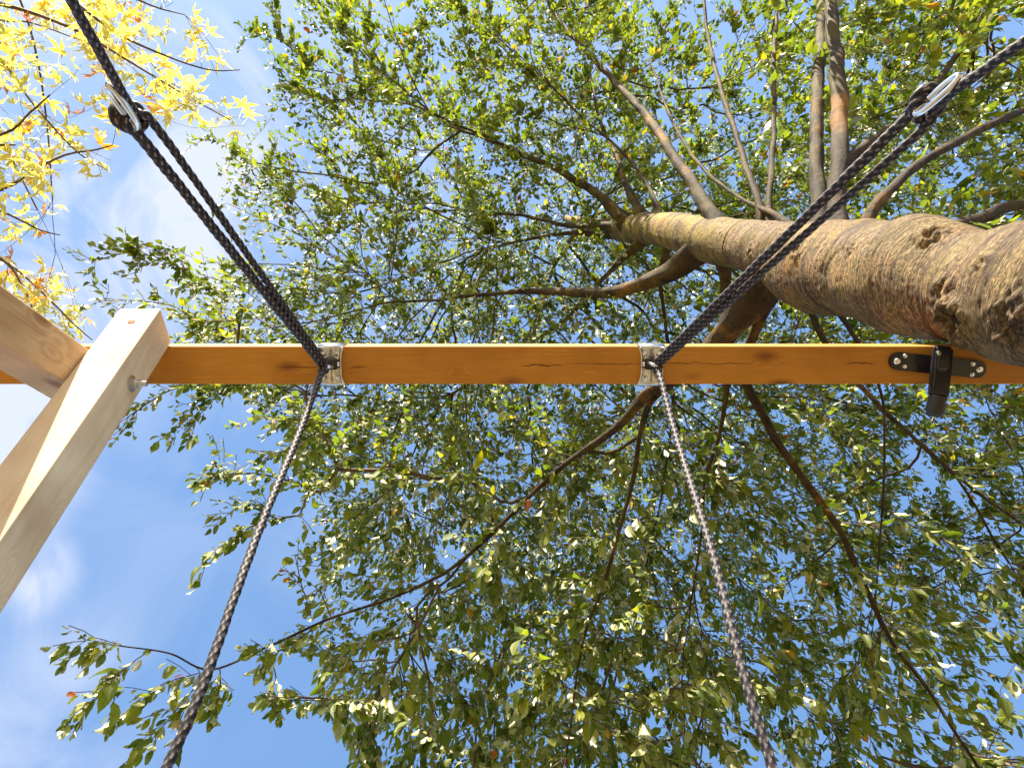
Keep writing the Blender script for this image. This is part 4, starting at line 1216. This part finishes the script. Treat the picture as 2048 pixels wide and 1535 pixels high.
# ------------------------------------------------------------------ yellow maple
maple = empty('maple_tree', Vector((-4.6, -3.4, 0)))
tag(maple, 'yellow autumn maple with thin arching branches in the upper left corner', 'tree')
sk = Skel()
mt = [(-4.6, -3.4, 0, .16), (-4.55, -3.35, 1.2, .14), (-4.4, -3.25, 2.4, .13), (-4.35, -3.2, 3.6, .11), (-4.2, -3.1, 4.8, .08), (-4.1, -3.1, 6.2, .05), (-4.0, -3.1, 7.4, .02)]
C = catmull([q[:3] for q in mt], 80)
R = np.interp(C[:, 2], [q[2] for q in mt], [q[3] for q in mt])
Vv, q = ring_mesh(C, R, 20, 0.1); link('trunk', mesh_np('trunk', Vv, q, True), M_BRANCH, maple)
prev = -1; mtn = []
for p in C[::2]: prev = sk.add(p, prev, 0.05, True); mtn.append(prev)
ML = [  # thin boughs that enter the picture
    [(-500, -150, 3.6, 20), (-200, -20, 3.7, 12), (0, 8, 3.8, 7), (150, 60, 3.9, 5), (270, 130, 4.0, 4), (370, 190, 4.0, 3), (460, 240, 4.0, 2)],
    [(-300, -300, 3.8, 20), (0, -110, 3.9, 12), (150, 5, 4.0, 6), (240, 70, 4.0, 5), (340, 115, 4.0, 4), (420, 140, 4.0, 3), (480, 140, 4.0, 2)],
    [(-200, -300, 4.2, 14), (60, -140, 4.2, 8), (200, -40, 4.2, 5), (300, 10, 4.2, 4), (370, 30, 4.2, 2)],
    [(-400, -100, 3.9, 14), (-150, 10, 4.0, 9), (0, 120, 4.1, 5), (60, 200, 4.1, 4), (150, 300, 4.0, 3), (215, 340, 4.0, 2)],
    [(-500, 500, 3.5, 14), (-200, 440, 3.7, 9), (0, 380, 3.8, 6), (60, 345, 3.8, 5), (130, 310, 3.8, 4), (190, 300, 3.8, 3), (225, 290, 3.8, 2)],
    [(-500, 300, 3.7, 12), (-200, 300, 3.8, 9), (0, 270, 3.9, 5), (60, 225, 3.9, 4), (100, 190, 3.9, 3)],
    [(-400, 250, 3.9, 12), (-100, 380, 4.0, 8), (20, 430, 4.0, 5), (80, 460, 4.0, 3), (120, 470, 4.0, 2)],
    [(-500, 300, 4.0, 14), (-150, 430, 3.9, 8), (0, 515, 3.8, 6), (45, 570, 3.7, 5), (75, 640, 3.6, 4), (100, 690, 3.6, 3)],
    [(-300, 400, 4.0, 12), (-80, 480, 4.0, 7), (20, 530, 4.0, 5), (90, 590, 3.9, 4), (150, 650, 3.9, 3), (185, 680, 3.9, 2)],
    [(-200, -500, 5.0, 10), (-50, -200, 5.0, 7), (40, 0, 5.0, 5), (75, 120, 5.0, 5), (95, 260, 5.0, 4), (105, 400, 5.0, 3)],
    [(-300, -300, 5.0, 10), (-60, 0, 5.0, 6), (0, 40, 5.0, 5), (60, 45, 5.0, 4), (160, 80, 5.0, 3)],
    [(-300, 0, 4.3, 10), (-60, 150, 4.3, 7), (0, 260, 4.3, 5), (30, 330, 4.3, 4), (75, 420, 4.3, 3)],
    [(-300, 400, 4.5, 10), (-60, 300, 4.5, 7), (0, 290, 4.5, 5), (30, 290, 4.5, 4)],
]
for lm in ML:
    pts = [P(a, b, h) for a, b, h, w in lm]
    near = min(mtn, key=lambda k: (sk.pos[k] - pts[0]).length + 2.0 * max(0, sk.pos[k].z - pts[0].z + .5))
    p0 = sk.pos[near]
    pts = [p0, p0.lerp(pts[0], 0.5) + Vector((0, 0, 0.25))] + pts
    rad = [0.03, 0.022] + [max(0.0018, w / 2 / FPX * 4.0) for a, b, h, w in lm]
    L = sum((b - a).length for a, b in zip(pts, pts[1:]))
    C = catmull(pts, max(12, int(L / 0.05)))
    ctrl = [0]
    for a, b in zip(pts, pts[1:]): ctrl.append(ctrl[-1] + (b - a).length)
    sl = np.linspace(0, ctrl[-1], len(C)); R = np.interp(sl, ctrl, rad)
    prev = near
    for i in range(0, len(C)): prev = sk.add(C[i], prev, R[i], True)
    Vv, q = ring_mesh(C, R, 8); link('branch', mesh_np('branch', Vv, q, True), M_TWIG, maple)
MOUT = np.array([(-900, -900), (-60, -900), (-60, -200), (200, -70), (360, -40), (370, 0), (395, 30), (370, 50), (345, 70), (360, 110), (470, 80), (490, 140), (470, 165), (420, 170), (480, 220), (515, 245), (490, 262), (430, 245), (330, 240), (260, 190), (235, 215), (170, 190),
                 (140, 140), (90, 150), (65, 210), (120, 230), (125, 262), (190, 250), (215, 290), (232, 365), (205, 360), (160, 320), (110, 360), (120, 440), (100, 475), (50, 470), (30, 500), (100, 540), (190, 640), (180, 690), (120, 660), (60, 700), (-900, 900)], float)  # unseen upper crown cut back so the sun reaches the leg
def msample(n):
    res = []; tot = 0
    while tot < n:
        px = rng.uniform(-700, 530, n * 4); py = rng.uniform(-600, 720, n * 4); h = rng.uniform(3.5, 5.2, n * 4)
        ok = inside(px, py, MOUT)
        # outside the picture the crown thins towards the stem
        ok &= rng.random(n * 4) < np.where((px < -60) | (py < -60), 0.35, 1.0)
        p = np.array([list(P(a, b, c)) for a, b, c in zip(px[ok], py[ok], h[ok])]); res.append(p); tot += len(p)
    return np.concatenate(res)[:n]
M1 = grow(msample(110), 0.10, 0.3, 0.05, 3)
M2 = grow(msample(370), 0.07, 0.45, 0.03, 3)
nN = len(sk.pos); acc = np.zeros(nN)
for i in range(nN - 1, -1, -1):
    if sk.fixed[i]: continue
    if acc[i] == 0: acc[i] = 0.0012 ** 2.35
    sk.r[i] = acc[i] ** (1 / 2.35)
    if sk.par[i] >= 0: acc[sk.par[i]] += acc[i]
Vv, q = batch(M1 + M2, 4); o = link('twigs', mesh_np('twigs', Vv, q), M_TWIG, maple); tag(o, kind='stuff')

def maple_leaf(var):
    """deeply five-lobed leaf; every lobe a kite folded at its rib"""
    rnd = random.Random(var + 50)
    v = [(0, 0, 0, 0)]; f = []
    lobes = [(0, 1.0, .135), (50, .86, .12), (-50, .86, .12), (105, .46, .09), (-105, .46, .09)]
    for ang, L, w in lobes:
        ang = math.radians(ang + rnd.uniform(-5, 5)); L *= rnd.uniform(.9, 1.08); dr = rnd.uniform(0.1, 0.55)
        dx, dy = math.sin(ang), math.cos(ang); nx, ny = dy, -dx
        b = len(v); oy = 0.30
        def pt(u, s, z, e): v.append((dx * u * L + nx * s * w, oy + dy * u * L * 0.72 + ny * s * w, z, e))
        pt(.33, 0, -.03, 0); pt(.60, 0, -.08 * (1 + dr), 0); pt(1.0, 0, -.30 * dr - .1, .2)
        pt(.22, -.72, .03, 1); pt(.52, -1.0, .03 - .1 * dr, 1); pt(.70, -.50, -.05 - .15 * dr, 1)
        pt(.22, .72, .03, 1); pt(.52, 1.0, .03 - .1 * dr, 1); pt(.70, .50, -.05 - .15 * dr, 1)
        c0 = len(v); v.append((0, oy, 0, 0))
        f += [(c0, b + 3, b), (b, b + 3, b + 4), (b, b + 4, b + 1), (b + 1, b + 4, b + 5), (b + 1, b + 5, b + 2),
              (c0, b, b + 6), (b, b + 7, b + 6), (b, b + 1, b + 7), (b + 1, b + 8, b + 7), (b + 1, b + 2, b + 8)]
    b = len(v)
    v += [(-.010, -.45, .12, 0), (.010, -.45, .12, 0), (.008, .31, 0, 0), (-.008, .31, 0, 0)]
    f += [(b, b + 1, b + 2), (b, b + 2, b + 3)]
    return np.array(v), np.array(f)
a = place_leaves(M1, 0.055, 0.45, 0.092, 0.9, 0.9, .22); b = place_leaves(M2, 0.05, 0.30, 0.092, 0.9, 0.9, .22)
O, D, Nn, Ls = (np.concatenate([w[k] for w in (a, b)]) for k in range(4))
Nn = Nn + rng.normal(0, .5, Nn.shape)
O = O + norm(D) * 0.02
print('maple leaves', len(O))
tint = rng.random((len(O), 2)); tint[:, 0] = tint[:, 0] ** 1.3 * 0.78
px, py, v_ = project(O)
tint[:, 0] = np.where((px < 120) & (py < 130), tint[:, 0] * 0.35, tint[:, 0])
odd = rng.random(len(O)); tint[odd < 0.04, 0] = 0.93; tint[odd < 0.006, 0] = 1.0
big = pick_large(O, D, Ls, 0)
rest = np.ones(len(O), bool); rest[big] = False
leaf_cloud('foliage', O[rest], D[rest], Nn[rest], Ls[rest], maple_leaf(0), rng.uniform(0.8, 1.15, rest.sum()), tint[rest], M_MAPLE, maple)
fm = []
for k in range(8):
    v, f = maple_leaf(k)
    me = bpy.data.meshes.new('leaf'); me.from_pydata([tuple(q[:3]) for q in v], [], [tuple(int(i) for i in t) for t in f])
    c_ = np.zeros((len(v), 3)); c_[:, 0] = (0.15, 0.35, 0.5, 0.62, 0.74, 0.8, 0.3, 0.92)[k]; c_[:, 1] = rng.random(); c_[:, 2] = v[:, 3]
    set_tint(me, c_); me.materials.append(M_MAPLE); fm.append(me)
leaf_objects(big, O, D, Nn, Ls, fm, maple)
